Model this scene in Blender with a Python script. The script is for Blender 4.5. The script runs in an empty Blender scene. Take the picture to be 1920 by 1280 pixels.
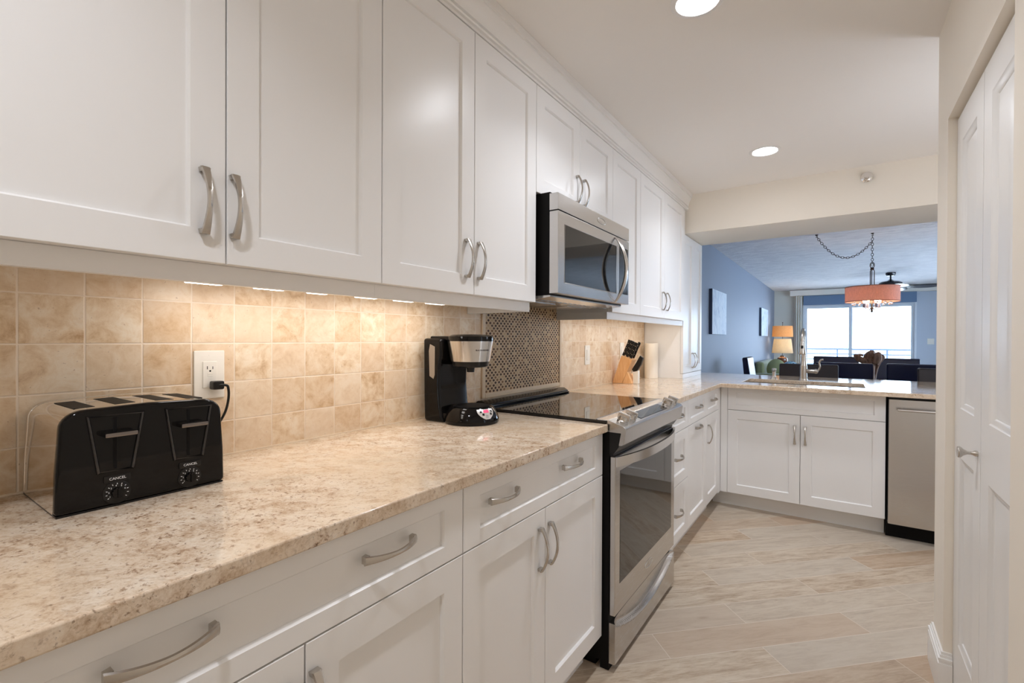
import bpy, bmesh, math, random
from mathutils import Matrix, Vector
random.seed(7)
SC = bpy.context.scene
COL = SC.collection
R = math.radians

# ------------------------------------------------------------------ camera
cam = bpy.data.cameras.new('camera'); cam_o = bpy.data.objects.new('camera', cam); COL.objects.link(cam_o)
yaw, pitch, roll, F = R(-34.6445), R(-0.3441), R(0.2462), 891.3215
fw = Vector((math.sin(yaw) * math.cos(pitch), math.cos(yaw) * math.cos(pitch), math.sin(pitch)))
rt = Vector((math.cos(yaw), -math.sin(yaw), 0)); up = rt.cross(fw)
rt2 = rt * math.cos(roll) + up * math.sin(roll); up2 = -rt * math.sin(roll) + up * math.cos(roll)
M4 = Matrix((rt2, up2, -fw)).transposed().to_4x4(); M4.translation = Vector((1.3529, 0, 1.2272))
cam_o.matrix_world = M4
cam.sensor_width = 36; cam.lens = F / 1920 * 36; cam.clip_start = .02; cam.clip_end = 200
SC.camera = cam_o
# ------------------------------------------------------------------ world, exposure
SKY = 9.6
DOWN = 5.1         # watts of each recessed lamp's beam
LAMP = 52.0        # recessed ceiling lamps
WARM = 11.5        # strips under the wall cabinets
w = bpy.data.worlds.new('sky'); SC.world = w; w.use_nodes = True
w.node_tree.nodes['Background'].inputs[0].default_value = (.63, .79, 1, 1)
w.node_tree.nodes['Background'].inputs[1].default_value = SKY
vs = SC.view_settings
SC.display_settings.display_device = 'sRGB'
vs.view_transform = 'Standard'; vs.look = 'None'; vs.exposure = 0.1; vs.gamma = 1; vs.use_curve_mapping = False
SC.cycles.use_denoising = True
SC.cycles.max_bounces = 12; SC.cycles.diffuse_bounces = 6; SC.cycles.glossy_bounces = 5
SC.cycles.transparent_max_bounces = 8; SC.cycles.sample_clamp_indirect = 6
SC.cycles.caustics_reflective = False; SC.cycles.caustics_refractive = False

# ------------------------------------------------------------------ colours and materials
def S(r, g, b):
    f = lambda c: (c / 255) / 12.92 if c / 255 <= .04045 else ((c / 255 + .055) / 1.055) ** 2.4
    return (f(r), f(g), f(b), 1)
def nd(nt, typ, ins=None, **props):
    n = nt.nodes.new('ShaderNode' + typ)
    for k, v in props.items(): setattr(n, k, v)
    for k, v in (ins or {}).items():
        if hasattr(v, 'is_linked') or isinstance(v, bpy.types.NodeSocket): nt.links.new(v, n.inputs[k])
        else: n.inputs[k].default_value = v
    return n
def mat(name, col, rough=.5, metal=0., coat=0., emis=None, es=0., spec=.5, trans=0., sheen=0.):
    m = bpy.data.materials.new(name); m.use_nodes = True
    b = m.node_tree.nodes['Principled BSDF']
    b.inputs['Base Color'].default_value = col; b.inputs['Roughness'].default_value = rough
    b.inputs['Metallic'].default_value = metal; b.inputs['Coat Weight'].default_value = coat
    b.inputs['Coat Roughness'].default_value = .05
    b.inputs['Specular IOR Level'].default_value = spec
    b.inputs['Transmission Weight'].default_value = trans
    b.inputs['Sheen Weight'].default_value = sheen
    if emis: b.inputs['Emission Color'].default_value = emis; b.inputs['Emission Strength'].default_value = es
    return m
class G:
    """node shorthand on one material"""
    def __init__(s, m): s.m = m; s.nt = m.node_tree; s.b = s.nt.nodes['Principled BSDF']
    def n(s, typ, ins=None, **p): return nd(s.nt, typ, ins, **p)
    def math(s, op, a, b=0., c=0.):
        n = s.nt.nodes.new('ShaderNodeMath'); n.operation = op
        for i, v in enumerate((a, b, c)):
            if isinstance(v, bpy.types.NodeSocket): s.nt.links.new(v, n.inputs[i])
            else: n.inputs[i].default_value = v
        return n.outputs[0]
    def pos(s): return s.n('NewGeometry').outputs['Position']
    def sep(s, v): return s.n('SeparateXYZ', {0: v}).outputs
    def comb(s, x, y, z): return s.n('CombineXYZ', {0: x, 1: y, 2: z}).outputs[0]
    def noise(s, vec, scale, detail=4., rough=.55, dist=0.):
        return s.n('TexNoise', {'Vector': vec, 'Scale': scale, 'Detail': detail, 'Roughness': rough, 'Distortion': dist}).outputs[0]
    def white(s, vec): return s.n('TexWhiteNoise', {'Vector': vec}, noise_dimensions='3D').outputs[0]
    def ramp(s, fac, stops, interp='LINEAR'):
        r = s.n('ValToRGB', {0: fac}); cr = r.color_ramp; cr.interpolation = interp
        while len(cr.elements) < len(stops): cr.elements.new(.5)
        for e, (p, c) in zip(cr.elements, stops): e.position = p; e.color = c
        return r.outputs[0]
    def maprange(s, v, a, b, c=0., d=1.): return s.n('MapRange', {0: v, 1: a, 2: b, 3: c, 4: d}).outputs[0]
    def mix(s, fac, a, b, blend='MIX'):
        n = s.nt.nodes.new('ShaderNodeMix'); n.data_type = 'RGBA'; n.blend_type = blend
        for i, v in ((0, fac), (6, a), (7, b)):
            if isinstance(v, bpy.types.NodeSocket): s.nt.links.new(v, n.inputs[i])
            else: n.inputs[i].default_value = v
        return n.outputs[2]
    def bump(s, h, strength=.2, dist=.002):
        o = s.n('Bump', {'Height': h, 'Strength': strength, 'Distance': dist}).outputs[0]
        s.nt.links.new(o, s.b.inputs['Normal'])
    def set(s, name, v):
        if isinstance(v, bpy.types.NodeSocket): s.nt.links.new(v, s.b.inputs[name])
        else: s.b.inputs[name].default_value = v

WHITE = mat('cabinet_lacquer', S(238, 237, 236), .30)
g = G(WHITE); g.bump(g.noise(g.pos(), 60, 3), .03, .001)
TRIMW = mat('trim_paint', S(240, 238, 235), .34)
CEIL = mat('ceiling_paint', S(246, 242, 237), .85)
g = G(CEIL); g.bump(g.noise(g.pos(), 40, 4), .15, .002)
CREAM = mat('wall_paint', S(243, 235, 222), .7)
g = G(CREAM); g.bump(g.noise(g.pos(), 90, 3), .12, .001)
BLUEW = mat('dining_wall_paint', S(124, 132, 148), .6)
g = G(BLUEW); g.bump(g.noise(g.pos(), 90, 3), .12, .001)
SKYW = mat('pale_blue_paint', S(190, 200, 216), .7)
SAGEW = mat('living_wall_paint', S(205, 208, 202), .7)
g = G(SAGEW); g.bump(g.noise(g.pos(), 90, 3), .1, .001)
LCEIL = mat('textured_ceiling', S(230, 230, 234), .8)
g = G(LCEIL)
p = g.sep(g.pos())
h = g.noise(g.comb(g.math('MULTIPLY', p[0], 1.0), g.math('MULTIPLY', p[1], 1.6), 0.), 5., 6, .6, .4)
g.bump(g.ramp(h, [(.42, (0, 0, 0, 1)), (.6, (1, 1, 1, 1))]), .5, .01)
g.set('Base Color', g.mix(g.maprange(h, .35, .7), S(214, 214, 220), S(234, 234, 238)))

STEEL = mat('brushed_steel', (.60, .585, .57, 1), .27, 1.)
g = G(STEEL); p = g.sep(g.pos())
hh = g.noise(g.comb(g.math('MULTIPLY', p[0], 4.), g.math('MULTIPLY', p[1], 4.), g.math('MULTIPLY', p[2], 900.)), 2., 2)
g.set('Roughness', g.maprange(hh, .3, .7, .235, .275))
STEEL2 = mat('satin_steel', (.66, .645, .63, 1), .20, 1.)
NICKEL = mat('brushed_nickel', (.56, .53, .49, 1), .26, 1.)
CHROME = mat('chrome', (.82, .80, .78, 1), .06, 1.)
BLACKG = mat('black_gloss', (.004, .0035, .0035, 1), .07, spec=.26)
BLACKP = mat('black_plastic', (.007, .0065, .0065, 1), .28, spec=.35)
BLACKM = mat('black_matte', (.005, .0045, .0045, 1), .55, spec=.15)
DARKG = mat('dark_glass', (.005, .005, .0055, 1), .03, spec=.6)
OVENG = mat('oven_glass', (.012, .010, .008, 1), .04, spec=.8)
WPLAST = mat('white_plastic', S(240, 236, 228), .35)
LENS = mat('lamp_lens', (1, 1, 1, 1), .5, emis=(.95, .985, 1.06, 1), es=LAMP)
WARML = mat('warm_lens', (1, 1, 1, 1), .5, emis=(1, .96, .92, 1), es=WARM)
WARML2 = mat('warm_lens_dim', (1, 1, 1, 1), .5, emis=(1, .93, .84, 1), es=WARM * .5)
REDLCD = mat('red_display', S(230, 70, 110), .3, emis=S(230, 80, 120), es=.5)
INKW = mat('white_print', S(225, 225, 225), .5)
INKD = mat('dark_print', S(50, 40, 40), .5)
LOGOM = mat('logo_metal', (.85, .84, .82, 1), .2, 1.)
WOODB = mat('block_wood', S(200, 140, 84), .45)
g = G(WOODB); p = g.sep(g.pos())
gr = g.noise(g.comb(g.math('MULTIPLY', p[0], 30.), g.math('MULTIPLY', p[1], 30.), g.math('MULTIPLY', p[2], 4.)), 3., 4)
g.set('Base Color', g.mix(g.maprange(gr, .3, .7), S(226, 168, 112), S(242, 196, 144)))
PAPER = mat('paper_towel', S(244, 238, 228), .9)
LEATHER = mat('dark_leather', S(16, 23, 58), .30, spec=.45)
g = G(LEATHER); g.bump(g.noise(g.pos(), 160, 3), .15, .001)
LEATHB = mat('brown_leather', S(44, 36, 38), .4, spec=.35)
g = G(LEATHB); g.bump(g.noise(g.pos(), 160, 3), .15, .001)
DWOOD = mat('dark_wood', S(58, 40, 32), .35)
ROOTW = mat('root_wood', S(140, 104, 84), .6)
g = G(ROOTW); p = g.sep(g.pos())
gr = g.noise(g.comb(g.math('MULTIPLY', p[0], 40.), g.math('MULTIPLY', p[1], 40.), g.math('MULTIPLY', p[2], 5.)), 2., 5)
g.set('Base Color', g.mix(g.maprange(gr, .3, .7), S(104, 74, 60), S(170, 132, 108)))
GREENF = mat('sage_fabric', S(124, 128, 92), .9, sheen=.3)
BLUEC = mat('patterned_cushion', S(150, 185, 205), .9)
g = G(BLUEC)
v = g.n('TexVoronoi', {'Vector': g.pos(), 'Scale': 18.}).outputs[0]
g.set('Base Color', g.ramp(v, [(.35, S(60, 110, 140)), (.42, S(196, 214, 222)), (.62, S(120, 165, 185))]))
CANVAS = mat('canvas_print', S(205, 215, 228), .7)
g = G(CANVAS)
g.set('Base Color', g.ramp(g.noise(g.pos(), 6, 6, .6, .6), [(.35, S(176, 190, 210)), (.5, S(214, 222, 232)), (.7, S(190, 204, 220))]))
CANVSIDE = mat('canvas_edge', S(60, 72, 96), .7)
BRONZE = mat('oil_bronze', (.06, .045, .04, 1), .35, .8)
FANM = mat('fan_bronze', (.018, .016, .02, 1), .16)
SHADEBL = mat('roller_shade', S(104, 128, 160), .8)
DRAPE = mat('drape_linen', S(214, 214, 208), .9)
VALM = mat('valance_paint', S(226, 224, 218), .7)
CERAM = mat('amber_ceramic', S(112, 66, 40), .18, 0, .5)
STONE = mat('balcony_slab', S(190, 188, 184), .8)
RAILM = mat('railing_paint', S(96, 108, 128), .6)
def shade_mat(name, col, tr=.5):
    m = bpy.data.materials.new(name); m.use_nodes = True; nt = m.node_tree; b = nt.nodes['Principled BSDF']
    b.inputs['Base Color'].default_value = col; b.inputs['Roughness'].default_value = .9
    gg = G(m); pp = gg.sep(gg.pos())
    n1 = gg.noise(gg.comb(gg.math('MULTIPLY', pp[0], 60.), gg.math('MULTIPLY', pp[1], 60.), gg.math('MULTIPLY', pp[2], 900.)), 1., 2)
    n2 = gg.noise(gg.comb(gg.math('MULTIPLY', pp[0], 500.), gg.math('MULTIPLY', pp[1], 500.), gg.math('MULTIPLY', pp[2], 30.)), 1., 2)
    cc = gg.mix(gg.maprange(gg.math('ADD', n1, n2), .7, 1.3), tuple(c * .62 for c in col[:3]) + (1,), col)
    nt.links.new(cc, b.inputs['Base Color'])
    t = nd(nt, 'BsdfTranslucent', {0: cc}); mx = nd(nt, 'MixShader', {0: tr, 1: b.outputs[0], 2: t.outputs[0]})
    nt.links.new(mx.outputs[0], nt.nodes['Material Output'].inputs[0]); return m
DRUM = shade_mat('burlap_shade', S(248, 208, 196), .50)
LSHADE = shade_mat('linen_shade', S(244, 230, 204), .5)
LSHADE2 = shade_mat('amber_shade', S(240, 204, 154), .5)
PANE = bpy.data.materials.new('window_pane'); PANE.use_nodes = True
_nt = PANE.node_tree; _nt.nodes.remove(_nt.nodes['Principled BSDF'])
_t = nd(_nt, 'BsdfTransparent', {0: (.97, .985, .99, 1)}); _g = nd(_nt, 'BsdfGlossy', {'Roughness': .02})
_f = nd(_nt, 'Fresnel', {0: 1.25}); _m = nd(_nt, 'MixShader', {0: _f.outputs[0], 1: _t.outputs[0], 2: _g.outputs[0]})
_nt.links.new(_m.outputs[0], _nt.nodes['Material Output'].inputs[0])
CRYSTAL = mat('crystal', (.95, .95, .97, 1), .03, trans=.9)

def make_tile():
    m = mat('travertine_tile', S(215, 190, 155), .5); g = G(m); P = g.pos(); p = g.sep(P)
    u = g.math('DIVIDE', g.math('SUBTRACT', p[1], .2180), .1028); v = g.math('DIVIDE', g.math('SUBTRACT', p[2], 1.2120), .1030)
    fu, fv = g.math('FLOOR', u), g.math('FLOOR', v)
    wn = g.white(g.comb(fu, fv, 3.3)); wn2 = g.white(g.comb(fu, fv, 9.1))
    a, b = g.math('FRACT', u), g.math('FRACT', v)
    wob = g.math('MULTIPLY', g.math('SUBTRACT', g.noise(P, 45, 3), .5), .02)
    d = g.math('ADD', g.math('MINIMUM', g.math('MINIMUM', a, g.math('SUBTRACT', 1., a)), g.math('MINIMUM', b, g.math('SUBTRACT', 1., b))), wob)
    grout = g.maprange(d, .010, .022)
    off = g.comb(g.math('MULTIPLY', wn, 37.), g.math('MULTIPLY', wn2, 51.), g.math('MULTIPLY', wn, 11.))
    V = g.n('VectorMath', {0: P, 1: off}, operation='ADD').outputs[0]
    n1 = g.noise(V, 20, 8, .66, .5); n2 = g.noise(V, 60, 5, .7)
    c = g.ramp(g.math('ADD', g.math('MULTIPLY', n1, .75), g.math('MULTIPLY', n2, .25)),
               [(.33, S(192, 156, 118)), (.43, S(220, 194, 160)), (.53, S(234, 215, 189)), (.60, S(240, 226, 206)), (.72, S(229, 207, 177))])
    c = g.mix(g.maprange(wn, .2, 1, .0, .50), c, S(206, 172, 134))
    c = g.mix(g.maprange(wn2, .55, 1, 0, .55), c, S(236, 218, 196))
    pits = g.maprange(g.noise(V, 120, 4, .7), .64, .72)
    c = g.mix(g.math('MULTIPLY', pits, .6), c, S(150, 108, 74))
    g.set('Base Color', g.mix(grout, S(240, 224, 206), c))
    g.set('Roughness', g.maprange(n2, .3, .7, .38, .6))
    hgt = g.math('ADD', grout, g.math('MULTIPLY', n1, .35))
    g.bump(hgt, .45, .0018); return m
TILE = make_tile()
def make_mosaic():
    m = mat('mosaic_tile', S(180, 150, 115), .5, spec=.2); g = G(m); P = g.pos(); p = g.sep(P)
    v = g.math('DIVIDE', g.math('SUBTRACT', p[2], .976), .0122); fv = g.math('FLOOR', v)
    odd = g.math('FLOORED_MODULO', fv, 2.)
    u = g.math('ADD', g.math('DIVIDE', g.math('SUBTRACT', p[1], 1.72), .0285), g.math('MULTIPLY', odd, .5)); fu = g.math('FLOOR', u)
    a = g.math('ABSOLUTE', g.math('SUBTRACT', g.math('FRACT', u), .5)); b = g.math('ABSOLUTE', g.math('SUBTRACT', g.math('FRACT', v), .5))
    dm = g.math('ADD', g.math('MULTIPLY', a, 1.7), g.math('MULTIPLY', b, .92))
    dot = g.maprange(dm, .58, .52)
    wn = g.white(g.comb(fu, fv, 1.7))
    dc = g.ramp(wn, [(0., S(58, 36, 22)), (.40, S(82, 54, 34)), (.70, S(124, 90, 60)), (.88, S(190, 162, 126))], 'CONSTANT')
    bc = g.mix(g.noise(P, 60, 4), S(192, 164, 130), S(220, 196, 164))
    rim = g.maprange(g.math('ABSOLUTE', g.math('SUBTRACT', dm, .64)), .02, .06)
    bc = g.mix(rim, S(160, 134, 104), bc)
    g.set('Base Color', g.mix(dot, bc, dc)); g.bump(g.maprange(dm, .52, .62), -.3, .001); return m
MOSAIC = make_mosaic()
def make_granite():
    m = mat('granite', S(214, 190, 158), .08); g = G(m); P = g.pos(); p = g.sep(P)
    # faint veins run slantwise across the slab
    s = g.math('ADD', g.math('MULTIPLY', p[0], .85), g.math('MULTIPLY', p[1], .53)); t = g.math('SUBTRACT', g.math('MULTIPLY', p[1], .85), g.math('MULTIPLY', p[0], .53))
    V = g.comb(g.math('MULTIPLY', s, .45), t, p[2])
    big = g.noise(P, 3.0, 3, .5, .5); st = g.noise(V, 24, 8, .68, .5); blot = g.noise(P, 30, 6, .7, .3); fine = g.noise(P, 170, 4, .7)
    tone = g.math('ADD', g.math('ADD', g.math('MULTIPLY', st, .38), g.math('MULTIPLY', blot, .34)), g.math('MULTIPLY', fine, .28))
    c = g.ramp(tone, [(.34, S(146, 116, 90)), (.42, S(188, 162, 136)), (.50, S(216, 197, 175)), (.59, S(228, 215, 198)), (.70, S(208, 201, 190))])
    c = g.mix(g.maprange(big, .42, .62, 0, .50), c, S(214, 192, 164))
    c = g.mix(g.maprange(g.noise(V, 5, 4, .6, .8), .56, .72, 0, .55), c, S(184, 172, 152))
    vein = g.noise(V, 8, 6, .62, 1.0)
    c = g.mix(g.maprange(g.math('ABSOLUTE', g.math('SUBTRACT', vein, .5)), .010, .0, 0, .30), c, S(140, 108, 78))
    cl = g.maprange(big, .60, .36)
    sp = g.noise(P, 75, 5, .72, .2); sp2 = g.noise(P, 150, 4, .7)
    c = g.mix(g.math('MULTIPLY', g.maprange(sp, .56, .64), g.maprange(cl, 0, 1, .25, .9)), c, S(136, 102, 74))
    c = g.mix(g.math('MULTIPLY', g.maprange(sp2, .61, .68), g.maprange(cl, 0, 1, .4, .9)), c, S(98, 74, 54))
    g.set('Base Color', c); return m
GRANITE = make_granite()
def make_floor():
    m = mat('wood_look_tile', S(190, 170, 148), .36); g = G(m); P = g.pos(); p = g.sep(P); L, W = .91, .1535
    k = .70710678
    s = g.math('MULTIPLY', g.math('ADD', p[0], p[1]), k); t = g.math('MULTIPLY', g.math('SUBTRACT', p[1], p[0]), k)
    v = g.math('DIVIDE', g.math('SUBTRACT', t, .571), W); row = g.math('FLOOR', v)
    off = g.math('ADD', g.math('MULTIPLY', row, .83 - .34), g.math('MULTIPLY', g.white(g.comb(row, 5., 0.)), .22))
    u = g.math('ADD', g.math('DIVIDE', g.math('SUBTRACT', s, 2.436), L), off); idx = g.math('FLOOR', u)
    w1 = g.white(g.comb(row, idx, 2.)); w2 = g.white(g.comb(row, idx, 7.))
    a, b = g.math('FRACT', u), g.math('FRACT', v)
    da = g.math('MULTIPLY', g.math('MINIMUM', a, g.math('SUBTRACT', 1., a)), L); db = g.math('MULTIPLY', g.math('MINIMUM', b, g.math('SUBTRACT', 1., b)), W)
    gr = g.maprange(g.math('MINIMUM', da, db), .0008, .0019)
    V = g.comb(g.math('ADD', g.math('MULTIPLY', s, 2.6), g.math('MULTIPLY', w1, 40.)), g.math('ADD', g.math('MULTIPLY', t, 15.), g.math('MULTIPLY', w2, 60.)), g.math('MULTIPLY', w1, 9.))
    n1 = g.noise(V, 1.6, 7, .62, 1.0); n2 = g.noise(V, 7., 6, .72, .6)
    mixn = g.math('ADD', g.math('MULTIPLY', n1, .58), g.math('MULTIPLY', n2, .42))
    c = g.ramp(mixn, [(.32, S(116, 88, 62)), (.42, S(168, 144, 118)), (.53, S(198, 180, 157)), (.68, S(216, 203, 185))])
    c = g.mix(g.maprange(w1, 0, 1, .0, .70), c, S(192, 182, 168))
    c = g.mix(g.maprange(w2, .45, 1, 0, .60), c, S(184, 152, 122))
    kn = g.n('TexVoronoi', {'Vector': g.comb(g.math('MULTIPLY', s, 2.2), g.math('MULTIPLY', t, 6.), w1), 'Scale': 1.2}).outputs[0]
    c = g.mix(g.maprange(kn, .10, .0, 0, .45), c, S(136, 104, 76))
    g.set('Base Color', g.mix(gr, S(214, 202, 188), c))
    g.set('Roughness', g.maprange(n2, .3, .7, .30, .46)); g.bump(g.math('ADD', gr, g.math('MULTIPLY', n2, .25)), .18, .001); return m
FLOORM = make_floor()

# ------------------------------------------------------------------ mesh builder
def smooth(pts, n=6):
    P = [Vector(p) for p in pts]; out = []
    for i in range(len(P) - 1):
        a, b, c, d = P[max(i - 1, 0)], P[i], P[i + 1], P[min(i + 2, len(P) - 1)]
        for k in range(n):
            t = k / n; out.append(.5 * ((2 * b) + (c - a) * t + (2 * a - 5 * b + 4 * c - d) * t * t + (3 * b - a - 3 * c + d) * t ** 3))
    return out + [P[-1]]
class MB:
    def __init__(s): s.bm = bmesh.new()
    def take(s, tmp):
        me = bpy.data.meshes.new('t'); tmp.to_mesh(me); tmp.free(); s.bm.from_mesh(me); bpy.data.meshes.remove(me); return s
    def box(s, x0, x1, y0, y1, z0, z1, bev=0., seg=2, mtx=None):
        t = bmesh.new(); bmesh.ops.create_cube(t, size=1)
        for v in t.verts: v.co = Vector(((x0 + x1) / 2 + v.co.x * (x1 - x0), (y0 + y1) / 2 + v.co.y * (y1 - y0), (z0 + z1) / 2 + v.co.z * (z1 - z0)))
        if bev > 0: bmesh.ops.bevel(t, geom=t.edges[:], offset=bev, segments=seg, affect='EDGES', profile=.5)
        if mtx: bmesh.ops.transform(t, matrix=mtx, verts=t.verts[:])
        return s.take(t)
    def prism(s, pts, f, a0, a1, bev=0., seg=2):
        """polygon pts (p,q); f(p,q,a) -> xyz; swept from a0 to a1"""
        t = bmesh.new()
        A = [t.verts.new(f(p, q, a0)) for p, q in pts]; B = [t.verts.new(f(p, q, a1)) for p, q in pts]
        t.faces.new(A); t.faces.new(B[::-1]); n = len(pts)
        for i in range(n): t.faces.new((A[i], B[i], B[(i + 1) % n], A[(i + 1) % n]))
        bmesh.ops.recalc_face_normals(t, faces=t.faces[:])
        if bev > 0:
            es = [e for e in t.edges if len(e.link_faces) == 2 and e.calc_face_angle(0) > .6]
            bmesh.ops.bevel(t, geom=es, offset=bev, segments=seg, affect='EDGES', profile=.5)
        return s.take(t)
    def lathe(s, prof, c, n=32, axis='z', sx=1., sy=1.):
        t = bmesh.new(); rings = []
        def P(r, z, a):
            x, y = r * math.cos(a) * sx, r * math.sin(a) * sy
            if axis == 'z': return (c[0] + x, c[1] + y, c[2] + z)
            if axis == 'x': return (c[0] + z, c[1] + x, c[2] + y)
            return (c[0] + x, c[1] + z, c[2] + y)
        for r, z in prof:
            if r < 1e-6: rings.append([t.verts.new(P(0, z, 0))])
            else: rings.append([t.verts.new(P(r, z, 2 * math.pi * i / n)) for i in range(n)])
        for A, B in zip(rings, rings[1:]):
            for i in range(n):
                j = (i + 1) % n
                if len(A) == 1 and len(B) == 1: continue
                if len(A) == 1: t.faces.new((A[0], B[i], B[j]))
                elif len(B) == 1: t.faces.new((A[i], A[j], B[0]))
                else: t.faces.new((A[i], A[j], B[j], B[i]))
        bmesh.ops.recalc_face_normals(t, faces=t.faces[:]); return s.take(t)
    def tube(s, pts, r, n=12, closed=False, cap=True, flat=None):
        """round tube along pts; r number or list; flat=(ny,nb) scales the section"""
        t = bmesh.new(); pts = [Vector(p) for p in pts]; N = len(pts); rings = []; ref = None
        for i, p in enumerate(pts):
            if closed: d = pts[(i + 1) % N] - pts[i - 1]
            else: d = pts[min(i + 1, N - 1)] - pts[max(i - 1, 0)]
            d.normalize()
            if ref is None: ref = Vector((0, 0, 1)) if abs(d.z) < .9 else Vector((1, 0, 0))
            a = (ref - d * ref.dot(d)).normalized(); b = d.cross(a); ref = a
            rr = r[i] if isinstance(r, (list, tuple)) else r
            fa, fb = flat or (1, 1)
            rings.append([t.verts.new(p + a * (rr * fa * math.cos(2 * math.pi * k / n)) + b * (rr * fb * math.sin(2 * math.pi * k / n))) for k in range(n)])
        seq = list(zip(rings, rings[1:])) + ([(rings[-1], rings[0])] if closed else [])
        for A, B in seq:
            for k in range(n): t.faces.new((A[k], A[(k + 1) % n], B[(k + 1) % n], B[k]))
        if cap and not closed: t.faces.new(rings[0][::-1]); t.faces.new(rings[-1])
        bmesh.ops.recalc_face_normals(t, faces=t.faces[:]); return s.take(t)
    def ring_panel(s, M, rects, back=None, outer_w=None):
        """nested rects [(u0,u1,v0,v1,w)] joined by sloped faces, last one filled; optional solid back"""
        t = bmesh.new(); loops = []
        if back is not None: rects = [rects[0][:4] + (back,)] + list(rects)
        for u0, u1, v0, v1, w_ in rects: loops.append([t.verts.new(M(u, v, w_)) for u, v in ((u0, v0), (u1, v0), (u1, v1), (u0, v1))])
        if back is not None: t.faces.new(loops[0][::-1])
        for A, B in zip(loops, loops[1:]):
            for i in range(4): t.faces.new((A[i], A[(i + 1) % 4], B[(i + 1) % 4], B[i]))
        t.faces.new(loops[-1]); bmesh.ops.recalc_face_normals(t, faces=t.faces[:]); return s.take(t)
    def grid(s, f, nu, nv, thick=None):
        """surface f(i/nu, j/nv) -> xyz; thick: second function for the back side"""
        t = bmesh.new()
        A = [[t.verts.new(f(i / nu, j / nv)) for j in range(nv + 1)] for i in range(nu + 1)]
        for i in range(nu):
            for j in range(nv): t.faces.new((A[i][j], A[i + 1][j], A[i + 1][j + 1], A[i][j + 1]))
        if thick:
            B = [[t.verts.new(thick(i / nu, j / nv)) for j in range(nv + 1)] for i in range(nu + 1)]
            for i in range(nu):
                for j in range(nv): t.faces.new((B[i][j], B[i][j + 1], B[i + 1][j + 1], B[i + 1][j]))
            for i in range(nu):
                for j in (0, nv): t.faces.new((A[i][j], A[i + 1][j], B[i + 1][j], B[i][j]))
            for j in range(nv):
                for i in (0, nu): t.faces.new((A[i][j], A[i][j + 1], B[i][j + 1], B[i][j]))
        bmesh.ops.recalc_face_normals(t, faces=t.faces[:]); return s.take(t)
    def sphere(s, c, r, n=16, sc=(1, 1, 1)):
        t = bmesh.new(); bmesh.ops.create_uvsphere(t, u_segments=n, v_segments=n // 2 + 2, radius=1)
        for v in t.verts: v.co = Vector(c) + Vector((v.co.x * r * sc[0], v.co.y * r * sc[1], v.co.z * r * sc[2]))
        return s.take(t)
    def text(s, txt, size, M, uc, vc, w_=.0004, align='CENTER', th=.0006):
        cu = bpy.data.curves.new('t', 'FONT'); cu.body = txt; cu.size = size; cu.align_x = align; cu.align_y = 'CENTER'; cu.extrude = th / 2
        ob = bpy.data.objects.new('t', cu); me = bpy.data.meshes.new_from_object(ob)
        t = bmesh.new(); t.from_mesh(me)
        for v in t.verts: v.co = Vector(M(uc + v.co.x, vc + v.co.y, w_ + v.co.z))
        bpy.data.objects.remove(ob); bpy.data.curves.remove(cu); bpy.data.meshes.remove(me)
        return s.take(t)
    def xf(s, mtx): bmesh.ops.transform(s.bm, matrix=mtx, verts=s.bm.verts[:]); return s
ROOT = {}
def root_of(o):
    while o.parent: o = o.parent
    return o
def obj(name, mb, m, parent=None, loc=None, ang=38, label=None):
    bm = mb.bm
    org = Vector(loc) if loc is not None else (Vector(root_of(parent).location) if parent else Vector((0, 0, 0)))
    if org.length > 0: bmesh.ops.translate(bm, vec=-org, verts=bm.verts[:])
    bm.normal_update()
    for f in bm.faces: f.smooth = True
    for e in bm.edges: e.smooth = not (len(e.link_faces) == 2 and e.calc_face_angle(0) > R(ang))
    me = bpy.data.meshes.new(name); bm.to_mesh(me); bm.free()
    me.materials.append(m)
    o = bpy.data.objects.new(name, me); COL.objects.link(o)
    if parent: o.parent = parent
    elif loc is not None: o.location = loc
    wn = o.modifiers.new('normals', 'WEIGHTED_NORMAL'); wn.keep_sharp = True; wn.weight = 80
    if label: o['label'] = label
    return o
def tag(o, label, cat, group=None):
    o['label'] = label; o['category'] = cat
    if group: o['group'] = group
    return o
def thing(name, label, cat, loc=(0, 0, 0), group=None):
    o = bpy.data.objects.new(name, None); COL.objects.link(o); o.location = loc; o.empty_display_size = .1
    return tag(o, label, cat, group)
def struct(name, mb, m, parent=None):
    o = obj(name, mb, m, parent)
    if not parent: o['kind'] = 'structure'
    return o
def dup(root, loc, label=None, group=None):
    r = root.copy(); COL.objects.link(r); r.location = loc
    if label: r['label'] = label
    if group: r['group'] = group
    for ch in list(root.children):
        c = ch.copy(); COL.objects.link(c); c.parent = r
        for gch in ch.children:
            d = gch.copy(); COL.objects.link(d); d.parent = c
    return r
FX = lambda x: (lambda u, v, w_: (x + w_, u, v))      # a front that faces +x
FXN = lambda x: (lambda u, v, w_: (x - w_, u, v))     # faces -x
FY = lambda y: (lambda u, v, w_: (u, y - w_, v))      # faces -y
XZ = lambda p, q, a: (p, a, q)
YZ = lambda p, q, a: (a, p, q)

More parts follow.
